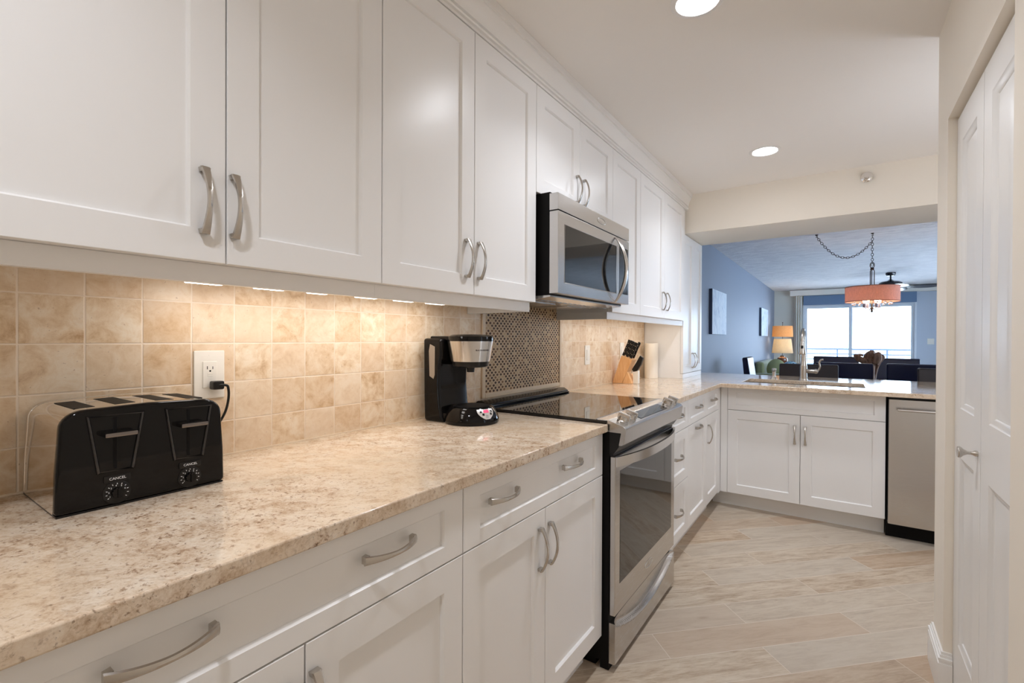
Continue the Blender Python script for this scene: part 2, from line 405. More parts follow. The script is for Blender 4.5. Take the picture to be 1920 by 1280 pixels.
# ------------------------------------------------------------------ the setting
struct('floor', MB().box(-.2, 5.2, -1.75, 13.45, -.05, 0), FLOORM)
struct('ceiling', MB().box(-.1, 5.1, -1.75, 3.93, 2.377, 2.46), CEIL)
struct('ceiling_living', MB().box(-.1, 5.1, 4.48, 13.5, 2.42, 2.5), LCEIL)
struct('wall_left', MB().box(-.12, 0, -1.75, 4.49, 0, 2.5), CREAM)
struct('wall_left_living', MB().box(-.12, 0, 4.49, 13.5, 0, 2.5), BLUEW)
struct('wall_front', MB().box(-.1, 1.7, -1.75, -1.65, 0, 2.4), CREAM)
struct('wall_right', MB().box(1.653, 1.76, -1.75, 1.44, 0, 2.4).box(1.653, 1.76, 1.44, 2.204, 1.99, 2.4).box(1.653, 2.6, 2.204, 2.406, 0, 2.4), CREAM)
struct('wall_right_kitchen', MB().box(2.6, 2.7, 2.3, 4.4957, 0, 2.4), CREAM)
struct('wall_beam', MB().box(0, 5.1, 3.917, 4.4957, 2.0723, 2.5), CREAM)
struct('wall_back', MB().box(-.1, .60, 13.36, 13.48, 0, 2.45).box(.60, 2.70, 13.36, 13.48, 2.07, 2.45), SAGEW)
struct('wall_back_right', MB().box(2.70, 5.1, 13.36, 13.48, 0, 2.45), SKYW)
struct('wall_right_living', MB().box(5.0, 5.1, 4.4957, 6.6, 0, 2.45).box(5.0, 5.1, 11.8, 13.4, 0, 2.45).box(5.0, 5.1, 6.6, 11.8, 0, .35).box(5.0, 5.1, 6.6, 11.8, 2.15, 2.45), SAGEW)  # opening made for the added side window
struct('wall_divider_living', MB().box(2.7, 5.0, 4.42, 4.4957, 0, 2.1), SAGEW)
struct('trim_4', MB().box(.008, .0115, 0, 1.63, .9142, .918).box(.008, .0115, 2.41, 3.885, .9142, .918), mat('caulk', S(238, 222, 200), .6))
struct('wall_backsplash', MB().box(.0, .008, 0, 3.885, .9145, 1.42), TILE)
struct('wall_mosaic', MB().box(.008, .0115, 1.722, 2.42, .976, 1.396), MOSAIC)
b = MB()
for (y0, y1, z0, z1) in ((1.698, 1.722, .952, 1.42), (2.42, 2.444, .952, 1.42), (1.722, 2.42, .952, .976), (1.722, 2.42, 1.396, 1.42)):
    b.box(.008, .018, y0, y1, z0, z1, .004)
struct('trim_1', b, mat('pencil_liner', S(218, 196, 166), .4))
# crown moulding along the wall cabinets up to the ceiling
crown = [(.012, 2.2505), (.333, 2.2505), (.344, 2.252), (.344, 2.262), (.352, 2.264), (.354, 2.269), (.351, 2.274), (.344, 2.276), (.344, 2.282), (.351, 2.284), (.352, 2.292), (.354, 2.305), (.359, 2.321), (.366, 2.334), (.371, 2.340), (.371, 2.347), (.378, 2.349), (.380, 2.354), (.380, 2.3765), (.012, 2.3765)]
struct('trim_2', MB().prism(crown, XZ, .03, 3.917), TRIMW)
# skirting around the closet corner
b = MB()
for t, z0, z1 in ((.015, 0, .112), (.012, .112, .122), (.0145, .122, .130), (.009, .130, .140), (.006, .140, .15)):
    b.box(1.653 - t, 1.676, 2.204 - t, 2.406 + t, z0, z1)
b.box(1.676, 2.6, 2.406, 2.42, 0, .15)
struct('baseboard_right', b, TRIMW)
b = MB()
for t, z0, z1 in ((.015, 0, .112), (.012, .112, .122), (.0145, .122, .130), (.009, .130, .140), (.006, .140, .15)): b.box(1.653 - t, 1.653, -1.65, 1.44, z0, z1)
struct('baseboard_right_near', b, TRIMW)

# bifold closet door: two leaves with raised panels
d1 = bpy.data.objects.new('door_1', None); COL.objects.link(d1); d1.location = (1.677, 1.82, 0); d1['kind'] = 'structure'
def leaf(y0, y1):
    M = FXN(1.677); b = MB(); st = .082
    b.box(1.677, 1.709, y0, y0 + st, .012, 1.978).box(1.677, 1.709, y1 - st, y1, .012, 1.978)
    rails = [(.012, .225), (.845, 1.005), (1.885, 1.978)]
    for z0, z1 in rails: b.box(1.677, 1.709, y0 + st, y1 - st, z0, z1)
    for z0, z1 in ((.225, .845), (1.005, 1.885)):
        u0, u1 = y0 + st, y1 - st
        rr = [(0, 0.), (.006, -.004), (.014, -.006), (.018, -.011), (.026, -.011), (.058, -.003)]
        b.ring_panel(M, [(u0 + o, u1 - o, z0 + o, z1 - o, w_) for o, w_ in rr])
    return b
obj('door_panel', leaf(1.836, 2.2005), TRIMW, d1); obj('door_panel', leaf(1.4685, 1.832), TRIMW, d1)
obj('knob', MB().lathe([(0, -.004), (.0085, -.004), (.0085, .006), (.005, .012), (.005, .022), (.009, .030), (.0155, .036), (.0165, .040), (.0155, .043), (0, .0445)], (0, 0, 0), 24, 'x').xf(Matrix.Translation((1.677, 1.868, .905)) @ Matrix.Scale(-1, 4, (1, 0, 0))), NICKEL, d1)
struct('trim_3', MB().box(1.684, 1.75, 1.45, 2.2, 1.98, 1.9895).box(1.684, 1.75, 2.2008, 2.2038, .15, 1.9895), TRIMW)

# ------------------------------------------------------------------ fronts and pulls
def pull(M, vert, uc, vc, L=.127):
    """flared bow pull"""
    def f(a, c): # a along, c across
        return (uc + c, vc + a) if vert else (uc + a, vc + c)
    n = 20; b = MB(); top = []
    def pt(i, c, dw):
        t = -1 + 2 * i / n; wd = .0046 + .0042 * abs(t) ** 1.6; out = .009 + .020 * (1 - t * t)
        u, v = f(t * L / 2, c * wd); return M(u, v, out + dw)
    t = bmesh.new(); rows = []
    for i in range(n + 1): rows.append([t.verts.new(pt(i, c, dw)) for c, dw in ((-1, 0), (-.8, .0035), (0, .005), (.8, .0035), (1, 0), (.7, -.002), (-.7, -.002))])
    for A, B in zip(rows, rows[1:]):
        for k in range(7): t.faces.new((A[k], A[(k + 1) % 7], B[(k + 1) % 7], B[k]))
    t.faces.new(rows[0]); t.faces.new(rows[-1][::-1]); bmesh.ops.recalc_face_normals(t, faces=t.faces[:]); b.take(t)
    for sg in (-1, 1):
        a0, a1 = sorted((sg * L * .425, sg * L * .492)); q = [f(a0, -.0068), f(a1, .0068)]
        t = bmesh.new(); vs_ = [t.verts.new(M(*f(a, c), w_)) for w_ in (0, .0125) for a, c in ((a0, -.0068), (a1, -.0085), (a1, .0085), (a0, .0068))]
        for idx in ((0, 1, 2, 3), (4, 5, 6, 7), (0, 1, 5, 4), (1, 2, 6, 5), (2, 3, 7, 6), (3, 0, 4, 7)): t.faces.new([vs_[k] for k in idx])
        bmesh.ops.recalc_face_normals(t, faces=t.faces[:]); b.take(t)
    return b
def front(parent, name, M, u0, u1, v0, v1, su=.062, sv=.062, pulls=(), th=.02):
    g_ = .0015; u0 += g_; u1 -= g_; v0 += g_; v1 -= g_; c = .0012
    R_ = [(u0, u1, v0, v1, -c), (u0 + c, u1 - c, v0 + c, v1 - c, 0), (u0 + su, u1 - su, v0 + sv, v1 - sv, 0), (u0 + su + .003, u1 - su - .003, v0 + sv + .003, v1 - sv - .003, -.004), (u0 + su + .0045, u1 - su - .0045, v0 + sv + .0045, v1 - sv - .0045, -.009)]
    o = obj(name, MB().ring_panel(M, R_, back=-th), WHITE, parent, ang=20)
    for vert, uc, vc in pulls: obj('handle', pull(M, vert, uc, vc), NICKEL, o)
    return o

# ------------------------------------------------------------------ wall cabinets
XU = .350; MU = FX(XU); UB, UT = 1.371, 2.2432
def wall_cab(label, y0, y1, zb=UB):
    t = thing('wall_cabinet', label, 'cabinet', (.18, (y0 + y1) / 2, zb), 'white wall cabinets')
    obj('body', MB().box(.010, XU - .022, y0 + .0005, y1 - .0005, zb + .002, 2.2495), WHITE, t); return t
c1 = wall_cab('white double-door wall cabinet above the black toaster', .064, .843)
front(c1, 'door', MU, .064, .454, UB, UT, pulls=[(True, .412, 1.487)]); front(c1, 'door', MU, .454, .843, UB, UT, pulls=[(True, .467, 1.487)])
c2 = wall_cab('white double-door wall cabinet above the coffee maker, left of the microwave', .843, 1.6175)
front(c2, 'door', MU, .843, 1.229, UB, UT, pulls=[(True, 1.187, 1.487)]); front(c2, 'door', MU, 1.229, 1.6175, UB, UT, pulls=[(True, 1.252, 1.487)])
c3 = wall_cab('short white two-door wall cabinet directly above the microwave', 1.6175, 2.390, 1.812)
front(c3, 'door', MU, 1.6175, 2.003, 1.813, UT, pulls=[(True, 1.968, 1.913)]); front(c3, 'door', MU, 2.003, 2.390, 1.813, UT, pulls=[(True, 2.040, 1.913)])
c4 = wall_cab('narrow white single-door wall cabinet just right of the microwave', 2.390, 2.818)
front(c4, 'door', MU, 2.390, 2.818, UB, UT, pulls=[(True, 2.435, 1.487)])
c5 = wall_cab('white double-door wall cabinet above the knife block and paper towels', 2.818, 3.884)
front(c5, 'door', MU, 2.818, 3.297, UB, UT, pulls=[(True, 3.252, 1.487)]); front(c5, 'door', MU, 3.297, 3.782, UB, UT, pulls=[(True, 3.342, 1.487)])
obj('filler_strip', MB().box(.29, .332, 3.783, 3.884, UB, 2.2495), WHITE, c5)
def rail_(parent, y0, y1, left=False, right=False):
    b = MB().box(.300, .320, y0, y1, 1.335, 1.3725)
    if left: b.box(.010, .300, y0, y0 + .018, 1.335, 1.3725)
    if right: b.box(.010, .300, y1 - .018, y1, 1.335, 1.3725)
    obj('light_rail', b, WHITE, parent)
rail_(c1, .0645, .8428, left=True); rail_(c2, .8432, 1.6173, right=True); rail_(c4, 2.3905, 2.8178, left=True); rail_(c5, 2.8182, 3.883)
# strips of warm lamps beneath
def strip(label, y0, segs, xa=.106, xb=.215, lm=None):
    t = thing('under_cabinet_light', label, 'light', (.16, y0, 1.372), 'under-cabinet lights')
    y1 = segs[-1][1] + .03
    obj('housing', MB().box(.095, .296, segs[0][0] - .03, y1, 1.3585, 1.372, .003), WPLAST, t)
    for a, c in segs: obj('lens', MB().box(xa, xb, a, c, 1.353, 1.3605, .002), lm or WARML, t)
strip('warm light strip under the wall cabinet above the toaster', .65, [(.472, .55), (.628, .704), (.777, .835)])
strip('warm light strip under the wall cabinet above the coffee maker', 1.2, [(.86, .86 + .0), (.939, 1.016), (1.093, 1.175), (1.245, 1.333)][1:])
strip('warm light strip under the wall cabinet above the knife block', 3.1, [(2.5, 2.64), (2.80, 2.94), (3.10, 3.24), (3.40, 3.54), (3.62, 3.72)], .165, .287, WARML2)

# tall cupboard standing on the counter at the end of the run
t = thing('counter_cupboard', 'tall narrow white two-door cupboard standing on the counter under the beam', 'cabinet', (.17, 4.19, .9145))
obj('body', MB().box(.010, .301, 3.886, 4.49, .9145, 2.0715), WHITE, t)
MT = FX(.323)
front(t, 'door', MT, 3.886, 4.188, .953, 2.069, su=.055, sv=.06, pulls=[(True, 4.154, 1.05)]); front(t, 'door', MT, 4.188, 4.49, .953, 2.069, su=.055, sv=.06, pulls=[(True, 4.222, 1.05)])
obj('base_rail', MB().box(.301, .321, 3.886, 4.49, .9145, .951), WHITE, t)

# ------------------------------------------------------------------ base cabinets
XD = .632; MD = FX(XD); ZD, ZB, ZT = .7244, .1267, .884
def base_cab(label, y0, y1, x1=.61):
    t = thing('base_cabinet', label, 'cabinet', (.3, (y0 + y1) / 2, 0), 'white base cabinets')
    obj('body', MB().box(.010, x1, y0 + .0005, y1 - .0005, .115, ZT), WHITE, t)
    obj('toe_kick', MB().box(.05, .556, y0 + .0005, y1 - .0005, .0, .1148), WHITE, t); return t
k1 = base_cab('white base cabinet below the toaster, one wide drawer with two pulls', .052, .8465)
front(k1, 'drawer', MD, .052, .8465, ZD, ZT, .062, .037, [(False, .249, .822), (False, .623, .819)])
front(k1, 'door', MD, .052, .449, ZB, ZD, pulls=[(True, .415, .612)]); front(k1, 'door', MD, .449, .8465, ZB, ZD, pulls=[(True, .463, .612)])
k2 = base_cab('white base cabinet just left of the stove, wide drawer over two doors', .8465, 1.637)
front(k2, 'drawer', MD, .8465, 1.637, ZD, ZT, .062, .037, [(False, 1.005, .820), (False, 1.385, .820)])
front(k2, 'door', MD, .8465, 1.224, ZB, ZD, pulls=[(True, 1.188, .612)]); front(k2, 'door', MD, 1.224, 1.637, ZB, ZD, pulls=[(True, 1.245, .612)])
k3 = base_cab('narrow white three-drawer base cabinet just right of the stove', 2.407, 2.835)
for z0, z1, hz in ((ZD, ZT, .812), (.436, ZD, .585), (ZB, .436, .285)):
    front(k3, 'drawer', MD, 2.407, 2.835, z0, z1, .055, .037 if z0 == ZD else .055, [(False, 2.625, hz)])
k4 = base_cab('white base cabinet in the corner, two small drawers over a pull-out and a door', 2.835, 3.663)
front(k4, 'drawer', MD, 2.835, 3.285, ZD, ZT, .055, .037, [(False, 3.06, .815)]); front(k4, 'drawer', MD, 3.285, 3.663, ZD, ZT, .055, .037, [(False, 3.474, .815)])
front(k4, 'door', MD, 2.835, 3.285, ZB, ZD, pulls=[(False, 3.06, .690)]); front(k4, 'door', MD, 3.285, 3.663, ZB, ZD, pulls=[(True, 3.335, .60)])
obj('corner_body', MB().box(.010, .61, 3.6632, 4.47, .115, ZT), WHITE, k4)
obj('filler_strip', MB().box(.611, .631, 3.6632, 3.743, .1148, ZT), WHITE, k4)
# peninsula
MP = FY(3.7437); PZD, PZB = .7188, .1145
t = thing('base_cabinet', 'white sink base cabinet facing the aisle, two doors under a long false front', 'cabinet', (1.13, 4.1, 0), 'white base cabinets')
obj('body', MB().box(.6325, .7345, 3.7665, 4.47, .113, ZT).box(1.508, 1.5885, 3.7665, 4.47, .113, ZT).box(.7345, 1.508, 3.7665, 4.47, .113, .66).box(.7345, 1.508, 4.33, 4.47, .66, ZT).box(.7345, 1.508, 3.7665, 3.79, .66, ZT), WHITE, t)
obj('toe_kick', MB().box(.5615, 1.5885, 3.837, 3.855, 0, .1125), WHITE, t)
obj('filler_strip', MB().box(.6325, .678, 3.746, 3.766, .1145, ZT), WHITE, t)
front(t, 'false_front', MP, .6785, 1.5887, PZD, ZT, .055, .034)
front(t, 'door', MP, .6785, 1.1335, PZB, PZD, pulls=[(True, 1.1015, .583)]); front(t, 'door', MP, 1.1335, 1.5887, PZB, PZD, pulls=[(True, 1.1625, .583)])
t = thing('dishwasher', 'stainless steel dishwasher with a bar handle and black kick plate', 'dishwasher', (1.895, 4.0, 0))
obj('body', MB().box(1.5935, 2.196, 3.775, 4.38, .105, .882), BLACKM, t)
dd = obj('door', MB().box(1.6, 2.192, 3.725, 3.774, .098, .866, .004), STEEL, t)
b = MB().tube([(1.640, 3.686, .806), (2.152, 3.686, .806)], .0085, 14)
for x in (1.665, 2.127): b.tube([(x, 3.724, .806), (x, 3.686, .806)], .006, 10)
obj('handle', b, STEEL2, dd)
obj('control_strip', MB().box(1.6, 2.192, 3.735, 3.774, .868, .880), BLACKG, t)
obj('kick_plate', MB().box(1.5935, 2.196, 3.80, 3.815, .0, .1045), BLACKM, t)
t = thing('base_cabinet', 'plain white base cabinet at the right-hand end of the peninsula', 'cabinet', (2.39, 4.1, 0))
obj('body', MB().box(2.2, 2.59, 3.746, 4.47, .0, ZT), WHITE, t)
t = obj('peninsula_back_panel', MB().box(.335, 2.59, 4.4715, 4.488, 0, ZT), WHITE, loc=(1.46, 4.48, 0)); tag(t, 'white back panel of the peninsula towards the dining area', 'panel')

# ------------------------------------------------------------------ worktops
def slab(xs, ys, keep, z0, z1, bev):
    t = bmesh.new(); V = {}
    def gv(x, y):
        if (x, y) not in V: V[(x, y)] = t.verts.new((x, y, z0))
        return V[(x, y)]
    for x0, x1 in zip(xs, xs[1:]):
        for y0, y1 in zip(ys, ys[1:]):
            if keep((x0 + x1) / 2, (y0 + y1) / 2): t.faces.new((gv(x0, y0), gv(x1, y0), gv(x1, y1), gv(x0, y1)))
    r = bmesh.ops.extrude_face_region(t, geom=t.faces[:])
    bmesh.ops.translate(t, vec=(0, 0, z1 - z0), verts=[v for v in r['geom'] if isinstance(v, bmesh.types.BMVert)])
    bmesh.ops.recalc_face_normals(t, faces=t.faces[:])
    es = [e for e in t.edges if len(e.link_faces) == 2 and e.calc_face_angle(0) > 1.2]
    bmesh.ops.bevel(t, geom=es, offset=bev, segments=3, affect='EDGES', profile=.5)
    return MB().take(t)
t = obj('countertop', slab([.001, .652], [.0, 1.638], lambda x, y: True, .8855, .914, .0035), GRANITE, loc=(.33, .8, .8855), ang=50)
tag(t, 'beige speckled granite countertop under the toaster and coffee maker', 'countertop')
SX0, SX1, SY0, SY1 = .752, 1.490, 3.865, 4.25
t = obj('countertop', slab([.001, .652, SX0, SX1, 2.595], [2.407, 3.6445, SY0, SY1, 4.75], lambda x, y: (x < .652 or y > 3.6445) and not (SX0 < x < SX1 and SY0 < y < SY1), .8855, .914, .0035), GRANITE, loc=(1.0, 4, .8855), ang=50)
tag(t, 'glossy L-shaped granite countertop around the sink and faucet', 'countertop')
b = MB(); x0, x1, y0, y1 = SX0 - .012, SX1 + .012, SY0 - .005, SY1 + .012; th = .003
b.box(x0, x1, y0, y1, .68, .683).box(x0, x0 + th, y0, y1, .683, .8850).box(x1 - th, x1, y0, y1, .683, .8850).box(x0, x1, y0, y0 + th, .683, .8850).box(x0, x1, y1 - th, y1, .683, .8850)
t = thing('kitchen_sink', 'steel undermount sink set in the peninsula counter', 'sink', (1.12, 4.02, .68))
obj('basin', b, STEEL2, t); obj('drain', MB().lathe([(0, .002), (.03, .002), (.04, .005), (.043, .003)], (1.12, 4.04, .683), 20), CHROME, t)

# faucet
t = thing('kitchen_faucet', 'brushed nickel high-arc pull-down kitchen faucet behind the sink', 'faucet', (1.117, 4.354, .914))
obj('body', MB().lathe([(0, 0), (.030, 0), (.030, .006), (.026, .012), (.0255, .11), (.022, .118), (.018, .15), (.0165, .20), (.0165, .205), (0, .205)], (1.117, 4.354, .914), 28), NICKEL, t)
arc = [(1.117, 4.354, 1.11)] + [(1.117, 4.354 - .085 + .085 * math.cos(a), 1.225 + .085 * math.sin(a) * .95) for a in [math.pi * k / 18 for k in range(19)]] + [(1.117, 4.184, 1.20)]
obj('spout', MB().tube(arc, .0125, 14), NICKEL, t)
hd = obj('spray_head', MB().lathe([(0, 0), (.0235, 0), (.0255, .006), (.022, .03), (.016, .062), (.0145, .095), (.0125, .10)], (1.117, 4.184, 1.118), 24), NICKEL, t)
obj('button', MB().box(1.109, 1.124, 4.160, 4.170, 1.162, 1.186, .003), BLACKP, hd)
obj('lever', MB().tube([(1.117, 4.354, .985), (1.19, 4.350, .985)], .0155, 16).sphere((1.197, 4.350, .985), .0185, 16).tube(smooth([(1.198, 4.35, .985), (1.214, 4.348, .995), (1.224, 4.346, 1.02), (1.220, 4.344, 1.05), (1.228, 4.342, 1.072), (1.246, 4.34, 1.078)], 4), .0068, 12), NICKEL, t)
t = thing('soap_dispenser', 'brushed nickel soap dispenser pump left of the faucet', 'soap dispenser', (.921, 4.28, .914))
obj('base', MB().lathe([(0, 0), (.024, 0), (.022, .008), (.015, .018), (.0125, .03), (.0125, .062), (0, .062)], (.921, 4.28, .914), 24), NICKEL, t)
obj('pump', MB().lathe([(0, .062), (.014, .062), (.0165, .07), (.016, .086), (0, .09)], (.921, 4.28, .914), 20).tube([(.921, 4.28, .992), (.921, 4.25, .994), (.921, 4.21, .984)], .006, 10), NICKEL, t)

# ------------------------------------------------------------------ range
RY0, RY1 = 1.645, 2.402; rc = (RY0 + RY1) / 2
t = thing('range', 'stainless steel slide-in electric range with black glass top and oven door', 'stove', (.35, rc, 0))
obj('body', MB().box(.02, .655, RY0, RY1, .03, .8854).box(.03, .60, RY0 + .01, RY1 - .01, .0, .03), BLACKM, t)
ct = obj('cooktop', MB().box(.03, .645, RY0 - .003, RY1 + .003, .9145, .926, .002), DARKG, t)
obj('cooktop_frame', MB().box(.02, .64, RY0, RY1, .8855, .9143), BLACKP, t)
obj('rear_vent', MB().prism([(.022, .9265), (.085, .9265), (.082, .938), (.060, .951), (.032, .951), (.022, .945)], XZ, RY0 + .002, RY1 - .002, .002).box(.087, .100, RY0 + .02, RY1 - .02, .9265, .934, .002), BLACKG, t)
cp = obj('control_panel', MB().prism([(.600, .9268), (.640, .9275), (.652, .927), (.708, .9095), (.716, .903), (.717, .893), (.708, .842), (.700, .838), (.640, .838), (.640, .9142), (.600, .9268 - .0005)], XZ, RY0 + .001, RY1 - .001, .002), STEEL, t)
sl = math.atan2(.927 - .9095, .056)
Mtop = Matrix.Translation((.681, 0, .9182)) @ Matrix.Rotation(sl, 4, 'Y')
obj('display', MB().box(-.027, .022, rc - .175, rc + .175, .0, .0016, .0005, mtx=Mtop), DARKG, cp)
for y in (RY0 + .062, RY0 + .142, RY1 - .142, RY1 - .062):
    k = MB().lathe([(0, .0), (.0215, .0), (.0215, .004), (.0185, .006), (.0175, .019), (.0, .020)], (0, 0, 0), 28)
    k.box(-.023, .023, -.0075, .0075, .006, .031, .003)
    obj('knob', k.xf(Matrix.Translation((0, y, 0)) @ Mtop), STEEL2, cp)
obj('end_cap', MB().prism([(.640, .8850), (.700, .8850), (.690, .832), (.672, .806), (.640, .800)], XZ, RY0 + .0005, RY1 - .0005, .002), BLACKP, t)
dr = obj('oven_door', MB().box(.657, .678, RY0 + .003, RY1 - .003, .206, .793, .003), STEEL, t)
obj('window', MB().box(.6775, .6788, 1.693, 2.347, .312, .735, .0004), OVENG, dr)
n = 24; pts = []
def oh(u, v):
    yy = RY0 + .006 + u * (RY1 - RY0 - .012); tt = 2 * u - 1; x = .681 + .050 * (1 - abs(tt) ** 2.4)
    return (x, yy, .757 + .036 * v)
obj('handle', MB().grid(oh, n, 4, thick=lambda u, v: tuple(Vector(oh(u, v)) + Vector((-.010, 0, 0)))), STEEL2, dr)
MO = FX(.6782)
obj('logo', MB().text('Whirlpool', .022, MO, 2.02, .262, .0004).tube([MO(2.02 + .048 * math.cos(a), .263 + .014 * math.sin(a), .0008) for a in [2 * math.pi * k / 32 for k in range(33)]], .0009, 6), LOGOM, dr)
obj('door_gap_trim', MB().box(.64, .668, RY0 + .004, RY1 - .004, .794, .8378, .002), BLACKP, t)
def df(u, v):
    yy = RY0 + .003 + u * (RY1 - RY0 - .006); tt = 2 * u - 1; z = .028 + v * .150
    zc = .172 - .075 * (1 - tt * tt); k = max(0., min(1., (z - zc) / .007))
    k = k * k * (3 - 2 * k); lip = .004 * math.exp(-((z - zc + .003) / .0035) ** 2)
    return (.679 + lip * (1 - tt ** 8) - .020 * k * (1 - abs(tt) ** 14), yy, z)
obj('storage_drawer', MB().grid(df, 48, 72, thick=lambda u, v: (.6555, RY0 + .003 + u * (RY1 - RY0 - .006), .028 + v * .150)), STEEL, t, ang=60)
obj('kick_plate', MB().box(.62, .654, RY0 + .004, RY1 - .004, .0, .027), BLACKM, t)

# ------------------------------------------------------------------ microwave
Y0, Y1 = 1.636, 2.392
t = thing('microwave', 'stainless steel over-the-range microwave with curved bar handle', 'microwave', (.22, 2.014, 1.388))
obj('body', MB().box(.012, .400, Y0 + .004, Y1 - .004, 1.402, 1.8105), BLACKM, t)
MM = FX(.44)
ug = MB().prism([(.30, 1.4015), (.40, 1.4015), (.40, 1.396), (.34, 1.388), (.30, 1.388)], XZ, Y0 + .01, Y1 - .01)
ug.box(.012, .30, Y0 + .01, Y1 - .01, 1.390, 1.4015)
for k in range(2): ug.box(.06, .25, Y0 + .08 + k * .36, Y0 + .32 + k * .36, 1.386, 1.3905, .001)
for k in range(14): ug.box(.305, .335, Y0 + .05 + k * .048, Y0 + .08 + k * .048, 1.3855, 1.3885)
obj('underside', ug, STEEL2, t)
vp = obj('vent_panel', MB().prism([(.400, 1.7365), (.440, 1.7365), (.440, 1.800), (.437, 1.803), (.400, 1.803)], XZ, Y0, Y1, .001), STEEL, t)
obj('logo', MB().text('Whirlpool', .020, MM, 2.045, 1.7705, .0004).tube([MM(2.045 + .045 * math.cos(a), 1.771 + .013 * math.sin(a), .0008) for a in [2 * math.pi * k / 32 for k in range(33)]], .0008, 6), LOGOM, vp)
dr = obj('door', MB().box(.4005, .440, Y0, 2.238, 1.407, 1.7325, .002), STEEL, t)
obj('window', MB().box(.4395, .4408, 1.690, 2.222, 1.452, 1.685, .0004), DARKG, dr)
obj('window_rim', MB().tube([(.4405, 1.690, 1.452), (.4405, 2.222, 1.452), (.4405, 2.222, 1.685), (.4405, 1.690, 1.685)], .0018, 8, True), STEEL2, dr)
arc = [(.440 + .002 + .058 * math.sin(math.pi * k / 20) ** .8, 2.206, 1.409 + .316 * k / 20) for k in range(21)]
obj('handle', MB().tube(arc, [.006 + .006 * math.sin(math.pi * k / 20) ** .6 for k in range(21)], 14, flat=(.8, 1.25)), STEEL2, dr)
cpn = obj('control_panel', MB().box(.4005, .440, 2.240, Y1, 1.407, 1.7325, .002), STEEL, t)
obj('keypad', MB().box(.4395, .4408, 2.262, 2.378, 1.456, 1.690, .0004), DARKG, cpn)

# ------------------------------------------------------------------ things on the counter
# toaster
LEVM = mat('lever_metal', (.22, .20, .19, 1), .22, 1.)
BEZM = mat('bezel_gloss', (.012, .011, .012, 1), .05, spec=.8)
t = thing('toaster', 'black and chrome four-slice toaster on the granite counter', 'toaster', (.13, .358, .914))
def tsil(in_=0.):
    P = []
    y0, y1, zt = .2225 + in_, .4945 - in_, 1.1005 - in_
    for a, bb in ((y0, .918), (y0 + .0015, .99), (y0 + .005, 1.045)): P.append((a, bb))
    for k in range(9):
        a = math.pi - math.pi / 2 * k / 8; P.append((y0 + .042 + .036 * math.cos(a), zt - .034 + .031 * math.sin(a)))
    P.append(((y0 + y1) / 2, zt))
    for k in range(9):
        a = math.pi / 2 - math.pi / 2 * k / 8; P.append((y1 - .042 + .036 * math.cos(a), zt - .034 + .031 * math.sin(a)))
    for a, bb in ((y1 - .005, 1.045), (y1 - .0015, .99), (y1, .918)): P.append((a, bb))
    return P
obj('shell', MB().prism(tsil(.0015), YZ, .030, .232), CHROME, t, ang=30)
fr = obj('front_cover', MB().prism(tsil(0), YZ, .2325, .253, .007, 4), BLACKG, t, ang=30)
obj('back_cover', MB().prism(tsil(0), YZ, .016, .0295, .005, 3), CHROME, t, ang=30)
obj('base_plate', MB().box(.018, .250, .2245, .4925, .914, .9178, .001), BLACKP, t)
b = MB()
ztop = lambda y: 1.0960 + .003 * (1 - abs(y - .3585) / .094) + .0004
for y0, y1 in ((.258, .288), (.318, .350), (.384, .416), (.440, .470)): b.prism([(y0, 1.085), (y1, 1.085), (y1, ztop(y1)), (y0, ztop(y0))], YZ, .075, .205)
obj('slot', b, BLACKM, t)
MF = FX(.2532)
for dy in (0., .1195):
    P = [(.266 + dy, 1.084), (.281 + dy, .981), (.331 + dy, .981), (.347 + dy, 1.084)]
    bz = obj('lever_bezel', MB().tube([MF(u, v, .0005) for u, v in P], .0036, 10, True), BEZM, fr)
    obj('slot_track', MB().box(.2528, .2536, .302 + dy, .3075 + dy, .985, 1.08), BLACKM, fr)
    obj('lever', MB().box(.2536, .278, .284 + dy, .333 + dy, 1.046, 1.0545, .0025), LEVM, fr)
    cb = obj('cancel_button', MB().box(.2528, .2552, .288 + dy, .328 + dy, .9605, .9725, .001), BLACKP, fr)
    obj('lettering', MB().text('CANCEL', .0065, FX(.2553), .308 + dy, .9665), INKW, cb)
    dl = obj('dial', MB().lathe([(0, 0), (.021, 0), (.021, .0012), (.0185, .002), (0, .002)], (.2528, .3075 + dy, .9405), 32, 'x'), BLACKP, fr)
    tk = MB()
    for k in range(11):
        a = R(215 - 25 * k); c, s_ = math.cos(a), math.sin(a)
        tk.tube([(.2551, .3075 + dy + .0148 * c, .9405 + .0148 * s_), (.2551, .3075 + dy + .0172 * c, .9405 + .0172 * s_)], .0006, 4)
    for k in range(1, 7):
        a = R(222 - 37.5 * (k - .7)); tk.text(str(k), .0042, FX(.2549), .3075 + dy + .0125 * math.cos(a), .9405 + .0125 * math.sin(a))
    obj('markings', tk, INKW, dl)
    kn = MB().lathe([(0, 0), (.0095, 0), (.009, .008), (.0, .0085)], (.2549, .3075 + dy, .9405), 24, 'x').box(.2549, .266, .3055 + dy, .3095 + dy, .932, .949, .0015)
    obj('dial_knob', kn, BLACKG, dl)
cd = obj('cord', MB().tube(smooth([(.040, .577, 1.104), (.046, .589, 1.104), (.047, .5955, 1.098), (.045, .5975, 1.07), (.036, .592, 1.03), (.024, .57, .985), (.016, .54, .94), (.0135, .52, .924), (.0125, .48, .921), (.0125, .40, .921)]), .0032, 10), BLACKP, t)
obj('plug', MB().box(.0165, .042, .563, .590, 1.093, 1.115, .004), BLACKP, cd)
